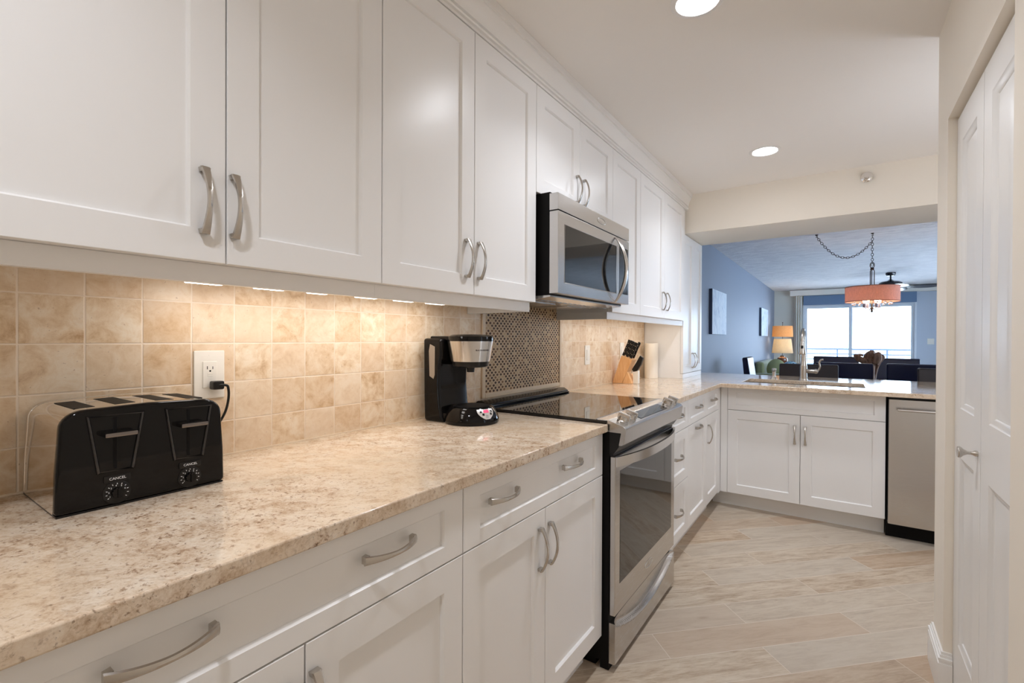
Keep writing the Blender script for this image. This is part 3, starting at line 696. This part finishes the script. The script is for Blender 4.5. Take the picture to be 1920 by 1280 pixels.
# wall plates
def plate(name, label, y, z, kind, cat):
    t = thing(name, label, cat, (.008, y, z))
    M = FX(.0088)
    obj('cover_plate', MB().box(.0082, .0135, y - .0365, y + .0365, z - .062, z + .062, .003), WPLAST, t)
    if kind == 'gfci':
        bd = obj('receptacle', MB().box(.0132, .0158, y - .0168, y + .0168, z - .034, z + .034, .0012), WPLAST, t)
        s = MB()
        s.box(.0156, .0162, y - .0075, y - .0058, z + .014, z + .022).box(.0156, .0162, y + .0055, y + .007, z + .014, z + .021).tube([(.0156, y, z + .0095), (.0162, y, z + .0095)], .0023, 10)
        obj('slots', s, BLACKM, bd)
        obj('test_button', MB().box(.0156, .0166, y - .006, y + .006, z + .001, z + .004, .0004).box(.0156, .0166, y - .006, y + .006, z - .004, z - .001, .0004), WPLAST, bd)
    else:
        obj('rocker', MB().box(.0132, .0172, y - .0168, y + .0168, z - .034, z + .034, .0015), WPLAST, t)
    obj('screw', MB().tube([(.0133, y, z + .05), (.0140, y, z + .05)], .0028, 12).tube([(.0133, y, z - .05), (.0140, y, z - .05)], .0028, 12), WPLAST, t)
plate('wall_outlet', 'white wall outlet with a black plug in it behind the toaster', .566, 1.131, 'gfci', 'outlet')
plate('light_switch', 'white rocker switch plate on the tile between stove and knife block', 2.798, 1.124, 'rocker', 'switch')
plate('light_switch', 'white rocker switch plate on the tile partly behind the knife handles', 3.385, 1.140, 'rocker', 'switch')

# coffee maker
t = thing('coffee_maker', 'black coffee maker with steel brew head beside the stove', 'coffee maker', (.19, 1.385, .914))
cx_, cy_ = .213, 1.385
b = MB().prism([(.046, .914), (.150, .914), (.138, .935), (.128, .985), (.122, 1.05), (.124, 1.12), (.135, 1.16), (.135, 1.226), (.040, 1.228), (.043, 1.0)], XZ, 1.300, 1.468, .012, 3)
obj('water_tank', b, BLACKG, t)
obj('water_gauge', MB().prism([(.078, 1.085), (.098, 1.075), (.104, 1.09), (.104, 1.196), (.080, 1.205), (.074, 1.18)], XZ, 1.2985, 1.3005), mat('smoked_gauge', S(150, 138, 126), .25), t)
bs = obj('base', MB().lathe([(0, 0), (.100, 0), (.103, .006), (.102, .020), (.094, .040), (.083, .056), (.079, .060), (.077, .058), (0, .058)], (cx_, cy_, .914), 48).box(.10, .2, 1.31, 1.46, .914, .95, .004), BLACKG, t)
obj('hot_plate', MB().lathe([(0, .0585), (.068, .0585), (.068, .062), (.064, .063), (0, .063)], (cx_, cy_, .914), 40), BLACKM, t)
obj('brew_basket', MB().lathe([(0, .206), (.055, .206), (.066, .210), (.069, .226), (.0, .226)], (cx_ - .006, cy_, .914), 40), BLACKP, t)
obj('drip_nozzle', MB().lathe([(0, 0), (.014, 0), (.016, .02), (0, .02)], (cx_ - .006, cy_, 1.101), 20), BLACKP, t)
hd = obj('brew_head', MB().lathe([(0, .226), (.0715, .226), (.0745, .228), (.086, .298), (.0865, .303), (0, .303)], (cx_ - .006, cy_, .914), 48), STEEL2, t)
def onhead(u, v, w_):
    a = R(-38) + u / .078; r = .0745 + (v - 1.142) / (1.212 - 1.142) * .0115 + w_ + .0008
    return (cx_ - .006 + r * math.cos(a), cy_ + r * math.sin(a), v)
obj('lettering', MB().text('BLACK+DECKER', .0075, onhead, .028, 1.184, .0002), INKD, hd)
obj('lid', MB().lathe([(0, .303), (.0872, .303), (.088, .308), (.0865, .320), (.070, .327), (0, .330)], (cx_ - .006, cy_, .914), 48).box(.06, .19, 1.318, 1.452, 1.2175, 1.236, .006), BLACKG, t)
def oncone(u, v, w_):  # u across (m), v 0..1 up the slope
    a = R(-16) + u / .092; bl = .0052 * v * (1 - v) * 2; r = .1018 + (.0835 - .1018) * v + (w_ + bl) * .8; z = .914 + .0225 + .034 * v + (w_ + bl) * .5
    return (cx_ + r * math.cos(a), cy_ + r * math.sin(a), z)
def shield(u, v):
    half = .037 * (1 - .80 * (1 - v) ** 2.6); return oncone((2 * u - 1) * half, v, .0010)
pn = obj('control_panel', MB().grid(shield, 16, 10), mat('silver_plastic', S(206, 202, 198), .3, .3), bs)
obj('display', MB().grid(lambda u, v: oncone((2 * u - 1) * .011, .62 + v * .30, .0017), 6, 3), REDLCD, pn)
for u0, v0 in ((-.026, .62), (-.018, .35), (.020, .62), (.014, .35)):
    obj('button', MB().grid(lambda u, v: oncone(u0 + u * .008, v0 + v * .22, .0019), 4, 3), BLACKP, pn)
obj('power_button', MB().grid(lambda u, v: oncone(-.005 + u * .010, .12 + v * .3, .0019), 4, 3), STEEL2, pn)

# knife block and knives: leaning out from the wall
t = thing('knife_block', 'light wooden slanted knife block by the tiled wall', 'knife block', (.08, 3.25, .914))
obj('block', MB().prism([(.012, .9145), (.083, .9145), (.158, 1.083), (.078, 1.112)], XZ, 3.205, 3.295, .003), WOODB, t)
obj('foot', MB().prism([(.084, .9145), (.152, .9145), (.152, .925), (.121, .998)], XZ, 3.207, 3.293, .001), WOODB, t)
ax = Vector((.39, 0, .92)).normalized(); nx = Vector((.92, 0, -.39))
def knife(label, p, L, wd, th, y, big=False):
    base = Vector((p[0], y, p[1])); t = thing('kitchen_knife', label, 'knife', base, 'knives in the block')
    mt = Matrix((nx, Vector((0, 1, 0)), ax)).transposed().to_4x4(); mt.translation = base
    h = MB(); prof = [(-.5, 0), (-.42, .25), (-.46, .5), (-.40, .75), (-.52, 1), (.40, 1), (.5, .9), (.42, .6), (.48, .3), (.45, 0)]
    h.prism([(a * wd, .004 + q * L) for a, q in prof], lambda a, q, c: (a, c, q), -th / 2, th / 2, .0025)
    hh = obj('handle', h.xf(mt), BLACKP, t)
    rv = MB()
    for q in (.22, .5, .78): rv.tube([(0, -th / 2 - .0004, .004 + q * L), (0, th / 2 + .0004, .004 + q * L)], .0028, 10)
    obj('rivet', rv.xf(mt), NICKEL, hh)
    obj('bolster', MB().box(-wd * .42, wd * .42, -th * .42, th * .42, .0003, .0045, .001).xf(mt), NICKEL, t)
row = [(.086, 1.1095), (.112, 1.100), (.138, 1.091)]
knife('black riveted knife in the back slot near the wall, near side of block', row[0], .118, .019, .0115, 3.222)
knife('black riveted knife in the back slot near the wall, far side of block', row[0], .112, .019, .0115, 3.275)
knife('black riveted knife in the middle slot, near side of block', row[1], .118, .019, .0115, 3.226)
knife('black riveted knife in the middle slot, far side of block', row[1], .110, .019, .0115, 3.274)
knife('black riveted knife in the front slot, near side of block', row[2], .116, .019, .0115, 3.228)
knife('black riveted knife in the front slot, far side of block', row[2], .120, .019, .0115, 3.276)
t = thing('kitchen_scissors', 'black kitchen shears hanging in front of the knife block', 'scissors', (.150, 3.25, 1.03))
mt = Matrix((nx, Vector((0, 1, 0)), ax)).transposed().to_4x4(); mt.translation = (.146, 3.25, 1.012)
obj('handle', MB().prism([(-.004, .0), (.014, -.010), (.036, .006), (.044, .06), (.038, .108), (.012, .116), (.006, .06)], lambda a, q, c: (a, c, q), -.014, .014, .004).xf(mt), BLACKP, t)
obj('blade', MB().box(-.003, .003, -.008, .008, -.03, .0).xf(mt), STEEL2, t)
tag(obj('box', MB().box(.150, .188, 3.24, 3.275, .9145, 1.006, .003), WPLAST, loc=(.17, 3.257, .9145)), 'small white box standing in front of the knife block', 'box')
t = thing('paper_towel_roll', 'white paper towel roll standing in the corner by the tall cupboard', 'paper towels', (.097, 3.80, .9145))
obj('roll', MB().lathe([(.02, .0), (.052, .0), (.0525, .003), (.0525, .277), (.052, .28), (.02, .28)], (.097, 3.80, .9145), 40), PAPER, t)
obj('core', MB().lathe([(.0195, .002), (.0195, .278), (.0185, .278), (.0185, .002), (.0195, .002)], (.097, 3.80, .9145), 24), mat('cardboard', S(176, 146, 110), .9), t)

# ------------------------------------------------------------------ ceiling lamps, added fill globes, sprinkler
def downlight(x, y, label):
    t = thing('ceiling_light', label, 'light', (x, y, 2.377), 'recessed ceiling lights')
    obj('trim_ring', MB().lathe([(.066, 0), (.066, -.002), (.070, -.005), (.082, -.004), (.088, -.001), (.088, 0)], (x, y, 2.3768), 48), TRIMW, t)
    obj('lens', MB().lathe([(0, -.0025), (.060, -.0025), (.0655, -.0015), (.0655, 0), (0, 0)], (x, y, 2.3768), 40), LENS, t)
    la = bpy.data.lights.new('lamp', 'AREA'); la.shape = 'DISK'; la.size = .12; la.energy = DOWN; la.color = (.95, .985, 1.06); la.spread = R(128)
    lo = bpy.data.objects.new('lamp', la); COL.objects.link(lo); lo.parent = t; lo.location = (0, 0, -.005)
downlight(.966, 3.263, 'round recessed ceiling light in front of the beam, over the sink aisle')
downlight(.945, 1.690, 'round recessed ceiling light cut off by the top edge of the picture')
downlight(.945, -.12, 'round recessed ceiling light added over the near end of the aisle, out of view')  # unseen lamp continuing the row, added to light the near end
FILL_GLOBE = mat('fill_globe_glow', (1, 1, 1, 1), .3, emis=(.95, .985, 1.06, 1), es=2.6)
FILL_GLOBE2 = mat('fill_globe_glow_bright', (1, 1, 1, 1), .3, emis=(.84, .95, 1.16, 1), es=17)  # bluish glow standing in for daylight by the peninsula
def globe(x, y, label, gm, z=1.985):  # unseen globes added to brighten the kitchen
    t = thing('fill_globe', label, 'lamp', (x, y, 2.377), 'added fill globes')
    obj('canopy', MB().lathe([(0, 0), (.06, 0), (.06, -.012), (.045, -.022), (0, -.022)], (x, y, 2.3768), 32), NICKEL, t)
    obj('stem', MB().tube([(x, y, 2.36), (x, y, z + .115)], .006, 10).lathe([(0, 0), (.03, 0), (.035, -.03), (0, -.03)], (x, y, z + .13), 24), NICKEL, t)
    obj('globe', MB().sphere((x, y, z), .115, 32), gm, t)
globe(1.15, -1.15, 'opal globe pendant added as fill light at the entrance end of the kitchen, behind the camera', FILL_GLOBE)
globe(2.2, 2.80, 'opal globe pendant added as fill light over the dishwasher end, hidden by the closet corner', FILL_GLOBE2, 1.55)
t = thing('fire_sprinkler', 'small chrome fire sprinkler on the beam', 'sprinkler', (1.488, 3.917, 2.303))
obj('escutcheon', MB().lathe([(0, 0), (.034, 0), (.034, .004), (.026, .012), (.018, .014), (0, .014)], (0, 0, 0), 28, 'y').xf(Matrix.Translation((1.488, 3.9165, 2.303)) @ Matrix.Scale(-1, 4, (0, 1, 0))), CHROME, t)
obj('head', MB().tube([(1.488, 3.904, 2.303), (1.488, 3.87, 2.303)], .009, 14).box(1.47, 1.506, 3.862, 3.866, 2.289, 2.317, .001).box(1.472, 1.504, 3.866, 3.882, 2.312, 2.315), CHROME, t)

# ------------------------------------------------------------------ dining room
def chair(name, label, cat, w_, d_, seat_z, top_z, back_t, leather, group, facing=1, reel=.03):
    """seat centred on the origin, back at -y when facing=+1"""
    t = thing(name, label, cat, (0, 0, 0), group); f = facing
    hw, hd = w_ / 2, d_ / 2
    def Y(a, c): return (min(a * f, c * f), max(a * f, c * f))
    y = Y(-hd, hd); obj('seat', MB().box(-hw, hw, y[0], y[1], seat_z - .10, seat_z, .02, 3), leather, t)
    q = [(-hd + .0, seat_z - .09), (-hd + back_t, seat_z - .02), (-hd + back_t * .75 - reel, top_z - .012), (-hd + back_t * .6 - reel, top_z), (-hd - reel + .004, top_z), (-hd - reel - .004, top_z - .015)]
    obj('backrest', MB().prism([(p_ * f, z) for p_, z in q], lambda p_, z, a: (a, p_, z), -hw, hw, .012, 3), leather, t)
    for sx in (-1, 1):
        for sy in (-1, 1):
            x, yy = sx * (hw - .03), sy * (hd - .03) * f
            obj('leg', MB().prism([(-.02, 0), (.02, 0)][:0] or [(-.014, -.014), (.014, -.014), (.014, .014), (-.014, .014)], lambda p_, q_, a: (x + p_ * (1 + a * .6), yy + q_ * (1 + a * .6), a * (seat_z - .10)), 0., 1.), DWOOD, t)
    return t
# stools at the peninsula (face the kitchen): backrest on the far side
st = chair('counter_stool', 'brown leather counter stool behind the soap dispenser and faucet', 'stool', .47, .42, .63, 1.0, .07, LEATHB, 'leather counter stools', -1)
st.location = (1.105, 5.03, 0)
dup(st, (2.11, 4.90, 0), 'brown leather counter stool at the right end of the peninsula')
dc = chair('dining_chair', 'dark leather dining chair with its back to the kitchen, left of the driftwood vase', 'chair', .47, .46, .46, 1.0, .07, LEATHER, 'dark leather dining chairs', 1)
dc.location = (1.38, 6.03, 0)
dup(dc, (1.96, 6.15, 0), 'dark leather dining chair with its back to the kitchen, right of the driftwood vase')
df_ = chair('dining_chair', 'dark leather dining chair across the table, left of the driftwood vase', 'chair', .52, .46, .46, 1.0, .07, LEATHER, 'dark leather dining chairs', -1)
df_.location = (1.30, 7.72, 0)
dup(df_, (1.90, 7.42, 0), 'dark leather dining chair across the table, right of the driftwood vase')
dh = chair('dining_chair', 'dark leather dining chair side-on at the left end of the table by the blue wall', 'chair', .47, .46, .46, 1.0, .08, LEATHER, 'dark leather dining chairs', 1, .06)
for ch in dh.children:   # turned a quarter so that it looks along the table
    ch.data.transform(Matrix.Rotation(R(-90), 4, 'Z'))
dh.location = (.62, 6.86, 0)
t = thing('dining_table', 'dark wooden dining table behind the counter stools', 'table', (1.6, 6.85, 0))
obj('tabletop', MB().box(.92, 2.42, 6.32, 7.42, .715, .75, .005), DWOOD, t)
for x in (1.0, 2.34):
    for y in (6.42, 7.32): obj('leg', MB().box(x - .04, x + .04, y - .04, y + .04, 0, .7148, .004), DWOOD, t)
# driftwood vase on the table
t = thing('driftwood_vase', 'twisted driftwood vase with a flared mouth on the dining table', 'vase', (1.635, 6.6, .7505))
b = MB()
def root(pts, rs):
    q = smooth([(1.635 + x, 6.6 + y, .7505 + z) for x, y, z in pts], 5); rr = []
    for i in range(len(rs) - 1): rr += [rs[i] + (rs[i + 1] - rs[i]) * k / 5 for k in range(5)]
    b.tube(q, rr + [rs[-1]], 14)
root([(0, 0, .003), (0, 0, .02), (.002, 0, .10), (-.005, 0, .20), (.0, 0, .27)], [.036, .034, .030, .044, .062])
root([(.022, .01, .003), (.022, .01, .02), (.034, .02, .10), (.05, .01, .20), (.092, 0, .29), (.108, 0, .312)], [.022, .021, .018, .024, .030, .018])
root([(-.01, -.01, .18), (-.05, -.01, .235), (-.105, -.01, .265), (-.138, 0, .300), (-.15, 0, .318)], [.03, .036, .034, .026, .012])
root([(0, 0, .2), (-.02, .03, .26), (-.01, .02, .305), (.01, .01, .330), (.03, 0, .335)], [.05, .056, .05, .04, .02])
root([(.03, -.02, .22), (.055, -.02, .275), (.06, -.02, .315), (.075, 0, .328)], [.036, .042, .036, .018])
root([(-.14, 0, .296), (-.10, .01, .312), (-.07, .01, .30)], [.016, .014, .010])
obj('trunk', b, ROOTW, t)
t['category'] = 'vase'

# chandelier with drum shade on a swagged chain
HX, HY = 1.638, 6.644
t = thing('pendant_lamp', 'burlap drum-shade chandelier hanging on a swagged chain', 'lamp', (HX, HY, 1.55))
def links(b, pts, L=.034, w_=.011, r_=.0028):
    # resample the path and lay oval links along it
    pts = [Vector(p) for p in pts]; d = [0.]
    for a, c in zip(pts, pts[1:]): d.append(d[-1] + (c - a).length)
    n = max(1, int(d[-1] / (L * .78)))
    def at(s):
        for i in range(len(pts) - 1):
            if d[i + 1] >= s - 1e-9: return pts[i].lerp(pts[i + 1], (s - d[i]) / max(1e-9, d[i + 1] - d[i]))
        return pts[-1]
    for k in range(n):
        s = (k + .5) * d[-1] / n; p = at(s); e = (at(min(d[-1], s + .01)) - at(max(0, s - .01))).normalized()
        sd = e.cross(Vector((0, 1, 0)));
        if sd.length < .1: sd = e.cross(Vector((1, 0, 0)))
        sd.normalize(); bn = e.cross(sd); side = sd if k % 2 else bn
        b.tube([p + e * (L / 2 * math.cos(a)) + side * (w_ * math.sin(a)) for a in [2 * math.pi * q / 12 for q in range(12)]], r_, 6, True)
b = MB(); links(b, [(HX, HY, 2.395), (HX, HY, 2.052)])
A, B_ = Vector((1.122, 6.41, 2.40)), Vector((HX, HY, 2.335)); sag = [A.lerp(B_, k / 24) - Vector((0, 0, 4 * .215 * (k / 24) * (1 - k / 24))) for k in range(25)]
links(b, sag); obj('chain', b, BRONZE, t)
b = MB()
for x, y in ((HX, HY), (1.122, 6.41)): b.lathe([(0, .0), (.016, 0), (.014, -.008), (.004, -.014), (0, -.014)], (x, y, 2.4198), 16).tube([(x, y, 2.408), (x + .010, y, 2.398), (x, y, 2.386), (x - .010, y, 2.396)], .0028, 8)
obj('hook', b, BRONZE, t)
b = MB().tube([(HX + .019 * math.cos(a), HY, 2.062 + .034 * math.sin(a)) for a in [2 * math.pi * q / 16 for q in range(16)]], .004, 8, True).lathe([(0, .0), (.012, 0), (.02, -.02), (.012, -.03), (0, -.03)], (HX, HY, 2.038), 20)
for k in range(3):
    a = R(120 * k + 20); c, s_ = math.cos(a), math.sin(a)
    b.tube([(HX + .008 * c, HY + .008 * s_, 2.02), (HX + .020 * c, HY + .020 * s_, 2.0), (HX + .020 * c, HY + .020 * s_, 1.85), (HX + .008 * c, HY + .008 * s_, 1.835)], .0045, 8)
b.tube([(HX, HY, 1.84), (HX, HY, 1.57)], .007, 10)
for k in range(3):
    a = R(120 * k + 20); b.tube([(HX, HY, 1.80), (HX + .246 * math.cos(a), HY + .246 * math.sin(a), 1.815)], .003, 6)
b.lathe([(0, -.03), (.006, -.028), (.014, -.012), (.008, 0), (.018, .012), (.012, .03), (0, .03)], (HX, HY, 1.565), 20)
obj('stem', b, BRONZE, t)
sh = obj('shade', MB().lathe([(.2475, 1.655), (.2475, 1.822), (.2455, 1.822), (.2455, 1.655), (.2475, 1.655)], (HX, HY, 0), 64), DRUM, t)
obj('shade_rim', MB().lathe([(.2490, 1.653), (.2490, 1.661), (.2477, 1.661), (.2477, 1.653)], (HX, HY, 0), 64).lathe([(.2490, 1.816), (.2490, 1.824), (.2477, 1.824), (.2477, 1.816)], (HX, HY, 0), 64), mat('shade_binding', S(170, 112, 100), .9), sh)
BULB = mat('bulb_glow', (1, 1, 1, 1), .4, emis=(1, .72, .42, 1), es=55)
CUPM = mat('candle_cup', S(150, 150, 175), .4, .3)
for k in range(4):
    a = R(90 * k + 28); x, y = HX + .075 * math.cos(a), HY + .075 * math.sin(a)
    cu = obj('candle_cup', MB().tube([(HX, HY, 1.575), (HX + .04 * math.cos(a), HY + .04 * math.sin(a), 1.566), (x, y, 1.590)], .004, 8).lathe([(0, 0), (.018, 0), (.012, .012), (.016, .02), (.016, .05), (0, .05)], (x, y, 1.588), 16), CUPM, t)
    obj('bulb', MB().lathe([(0, 0), (.012, .004), (.018, .03), (.012, .06), (0, .085)], (x, y, 1.639), 16), BULB, cu)
b = MB()
for k in range(14):
    a = 2 * math.pi * k / 14; x, y = HX + .175 * math.cos(a), HY + .175 * math.sin(a)
    b.tube([(x, y, 1.69), (x, y, 1.65)], .0012, 5).sphere((x, y, 1.634), .011, 10, (1, 1, 1.5))
b.lathe([(.172, 1.69), (.178, 1.69), (.178, 1.694), (.172, 1.694)], (HX, HY, 0), 40)
for k in range(2):
    a = R(20 + 90 * k); b.tube([(HX - .175 * math.cos(a), HY - .175 * math.sin(a), 1.692), (HX + .175 * math.cos(a), HY + .175 * math.sin(a), 1.692)], .003, 6)
obj('crystal_drops', b, CRYSTAL, t)

# canvases on the blue wall
def canvas(y0, y1, z0, z1, label):
    t = thing('canvas_picture', label, 'picture', (0, (y0 + y1) / 2, z0))
    obj('stretcher', MB().box(.0015, .0385, y0, y1, z0, z1), CANVSIDE, t); obj('print', MB().box(.0386, .0400, y0 + .001, y1 - .001, z0 + .001, z1 - .001), CANVAS, t)
canvas(6.28, 7.17, 1.294, 1.862, 'large pale blue canvas picture on the blue wall, nearer one')
canvas(10.75, 11.80, 1.305, 1.875, 'pale canvas picture far along the blue wall above the lamp')

# ceiling fan
FX_, FY_ = 2.073, 10.707
t = thing('ceiling_fan', 'dark bronze ceiling fan behind the drum chandelier', 'fan', (FX_, FY_, 2.42))
obj('canopy', MB().lathe([(0, 0), (.072, 0), (.072, -.03), (.055, -.055), (.02, -.06), (0, -.06)], (FX_, FY_, 2.4198), 32), FANM, t)
obj('downrod', MB().tube([(FX_, FY_, 2.37), (FX_, FY_, 2.27)], .013, 12), FANM, t)
obj('motor', MB().lathe([(0, .0), (.02, 0), (.045, -.022), (.135, -.040), (.165, -.060), (.168, -.080), (.12, -.13), (.06, -.145), (0, -.145)], (FX_, FY_, 2.30), 40), FANM, t)
for k in range(5):
    a = R(72 * k - 4); c, s_ = math.cos(a), math.sin(a); m_ = Matrix.Translation((FX_, FY_, 2.155)) @ Matrix.Rotation(a, 4, 'Z') @ Matrix.Rotation(R(-13), 4, 'X')
    bl = MB(); t_ = bmesh.new(); out = []
    n = 28
    for q in range(n):
        th_ = 2 * math.pi * q / n; out.append((.43 + .215 * math.cos(th_), .085 * math.sin(th_) * (1 + .12 * math.cos(th_))))
    bl.prism(out, lambda p_, q_, a_: (p_, q_, a_), -.004, .004)
    o_ = obj('blade', bl.xf(m_), FANM, t)
    obj('blade_arm', MB().prism([(.10, -.025), (.27, -.012), (.27, .012), (.10, .025)], lambda p_, q_, a_: (p_, q_, a_), .0042, .010).xf(m_), BRONZE, o_)

# living room
t = thing('loveseat', 'sage green loveseat against the blue wall beside the lamp', 'sofa', (.5, 10.7, 0))
obj('seat', MB().box(.19, .92, 10.06, 11.5, .12, .46, .03, 3), GREENF, t)
obj('backrest', MB().box(.03, .18, 10.0, 11.6, .12, .81, .05, 3), GREENF, t)
obj('arm', MB().box(.03, .94, 9.86, 10.058, .10, .60, .03, 3), GREENF, t); obj('arm', MB().box(.03, .94, 11.502, 11.70, .10, .60, .03, 3), GREENF, t)
for x in (.1, .86):
    for y in (9.93, 11.63): obj('leg', MB().box(x - .025, x + .025, y - .025, y + .025, 0, .0998), DWOOD, t)
tag(obj('throw_pillow', MB().sphere((.36, 10.22, .67), .2, 24, (.82, .45, .98)), mat('green_pillow', S(150, 154, 112), .9), loc=(.36, 10.22, .46)), 'round sage green pillow on the loveseat', 'pillow')
tag(obj('throw_pillow', MB().sphere((.56, 10.62, .645), .17, 24, (.95, .5, 1.0)), BLUEC, loc=(.56, 10.62, .46)), 'blue and white patterned pillow on the loveseat', 'pillow')
t = thing('end_table', 'dark wooden end table under the lamp in the far corner', 'table', (.33, 12.3, 0))
obj('tabletop', MB().box(.05, .62, 12.0, 12.6, .665, .695, .004), DWOOD, t)
for x in (.09, .58):
    for y in (12.04, 12.56): obj('leg', MB().box(x - .022, x + .022, y - .022, y + .022, 0, .6648), DWOOD, t)
LX, LY = .275, 12.3
t = thing('table_lamp', 'lit table lamp with a brown ceramic base and two stacked shades', 'lamp', (LX, LY, .696))
obj('base', MB().lathe([(0, 0), (.075, 0), (.098, .03), (.108, .08), (.095, .125), (.05, .145), (.042, .165), (0, .165)], (LX, LY, .6955), 32), CERAM, t)
obj('neck', MB().tube([(LX, LY, .85), (LX, LY, 1.62)], .006, 10).lathe([(0, 0), (.045, 0), (.045, .012), (0, .012)], (LX, LY, .862), 20).sphere((LX, LY, 1.615), .012), BRONZE, t)
obj('lower_shade', MB().lathe([(.212, .928), (.172, 1.248), (.170, 1.248), (.210, .928), (.212, .928)], (LX, LY, 0), 48), LSHADE, t)
obj('upper_shade', MB().lathe([(.208, 1.295), (.198, 1.538), (.196, 1.538), (.206, 1.295), (.208, 1.295)], (LX, LY, 0), 48), LSHADE2, t)
LB = mat('lamp_bulb', (1, 1, 1, 1), .4, emis=(1, .88, .70, 1), es=110)
for z in (1.07, 1.40): obj('bulb', MB().sphere((LX + .03, LY, z), .032, 16), LB, t)
t = thing('leather_sofa', 'low dark leather sofa at the far right behind the stools', 'sofa', (3.2, 9.6, 0))
obj('backrest', MB().box(2.35, 4.1, 9.2, 9.42, .1, .83, .05, 3), LEATHER, t); obj('seat', MB().box(2.55, 3.9, 9.42, 10.1, .1, .44, .04, 3), LEATHER, t)
for x in (2.35, 3.9): obj('arm', MB().box(x, x + .2, 9.42, 10.1, .1, .62, .05, 3), LEATHER, t)
for x in (2.45, 4.0):
    for y in (9.28, 10.0): obj('foot', MB().box(x - .03, x + .03, y - .03, y + .03, 0, .0998), DWOOD, t)

# sliding balcony door and an unseen side window added for more daylight
WF = mat('door_frame', S(214, 222, 232), .4)
w1 = bpy.data.objects.new('added_window', None); COL.objects.link(w1); w1.location = (5.05, 9.2, .35); w1['kind'] = 'structure'
b = MB()
for y in (6.6, 8.32, 10.04, 11.76): b.box(5.02, 5.08, y, y + .04, .35, 2.15)
for z in (.35, 2.11): b.box(5.02, 5.08, 6.64, 11.76, z, z + .04)
obj('window_frame', b, WF, w1); obj('pane', MB().box(5.047, 5.053, 6.64, 11.76, .39, 2.11), PANE, w1)
d2 = bpy.data.objects.new('door_2', None); COL.objects.link(d2); d2.location = (1.65, 13.40, 0); d2['kind'] = 'structure'
b = MB().box(.602, .64, 13.34, 13.46, 0, 2.068).box(2.66, 2.698, 13.34, 13.46, 0, 2.068).box(.64, 2.66, 13.34, 13.46, 2.03, 2.068).box(.64, 2.66, 13.34, 13.46, 0, .03)
obj('door_frame', b, WF, d2)
def sash(x0, x1, y, name='door_panel'):
    b = MB().box(x0, x0 + .055, y, y + .035, .03, 2.03).box(x1 - .055, x1, y, y + .035, .03, 2.03).box(x0 + .055, x1 - .055, y, y + .035, 1.97, 2.03).box(x0 + .055, x1 - .055, y, y + .035, .03, .11)
    o = obj(name, b, WF, d2); obj('pane', MB().box(x0 + .055, x1 - .055, y + .014, y + .020, .11, 1.97), PANE, o); return o
sash(.64, 1.575, 13.41); o = sash(1.505, 2.66, 13.365)
obj('handle', MB().tube([(2.615, 13.364, .95), (2.612, 13.325, .97), (2.612, 13.325, 1.13), (2.615, 13.364, 1.15)], .009, 10), WF, o)
tag(obj('roller_shade', MB().box(.62, 2.69, 13.28, 13.31, 2.05, 2.275, .004), SHADEBL, loc=(1.65, 13.3, 2.05)), 'blue grey roller shade pulled up above the balcony door', 'shade')
tag(obj('window_valance', MB().box(.345, 3.3, 13.20, 13.358, 2.278, 2.405, .004), VALM, loc=(1.8, 13.28, 2.278)), 'cream cornice box above the balcony door', 'valance')
dp = lambda u, v: (.44 + u * .16, 13.28 + .02 * math.sin(u * 22), .02 + v * 2.255)
tag(obj('curtain', MB().grid(dp, 44, 6, thick=lambda u, v: (.44 + u * .16, 13.284 + .02 * math.sin(u * 22), .02 + v * 2.255)), DRAPE, loc=(.52, 13.28, .02), ang=60), 'pale pleated curtain gathered left of the balcony door', 'curtain')
t = thing('light_switch', 'white switch plate on the far wall right of the balcony door', 'switch', (2.93, 13.36, 1.2))
obj('cover_plate', MB().box(2.875, 2.985, 13.354, 13.3597, 1.145, 1.265, .002), WPLAST, t); obj('toggle', MB().box(2.905, 2.92, 13.346, 13.354, 1.195, 1.215).box(2.94, 2.955, 13.346, 13.354, 1.195, 1.215), WPLAST, t)
struct('balcony_floor', MB().box(-1., 5.5, 13.46, 15.35, -.12, -.02), STONE)
t = thing('balcony_railing', 'white metal balcony railing outside the glass door', 'railing', (1.8, 15.2, -.02))
obj('top_rail', MB().box(-.9, 5.4, 15.17, 15.23, .965, 1.012, .004), RAILM, t)
for z in (.86, .72, .58, .44, .30, .16): obj('rail', MB().tube([(-.9, 15.2, z), (5.4, 15.2, z)], .018, 8), RAILM, t)
for x in (.25, 1.286, 2.32, 3.355, 4.39): obj('post', MB().box(x - .02, x + .02, 15.18, 15.22, -.0198, .9648), RAILM, t)
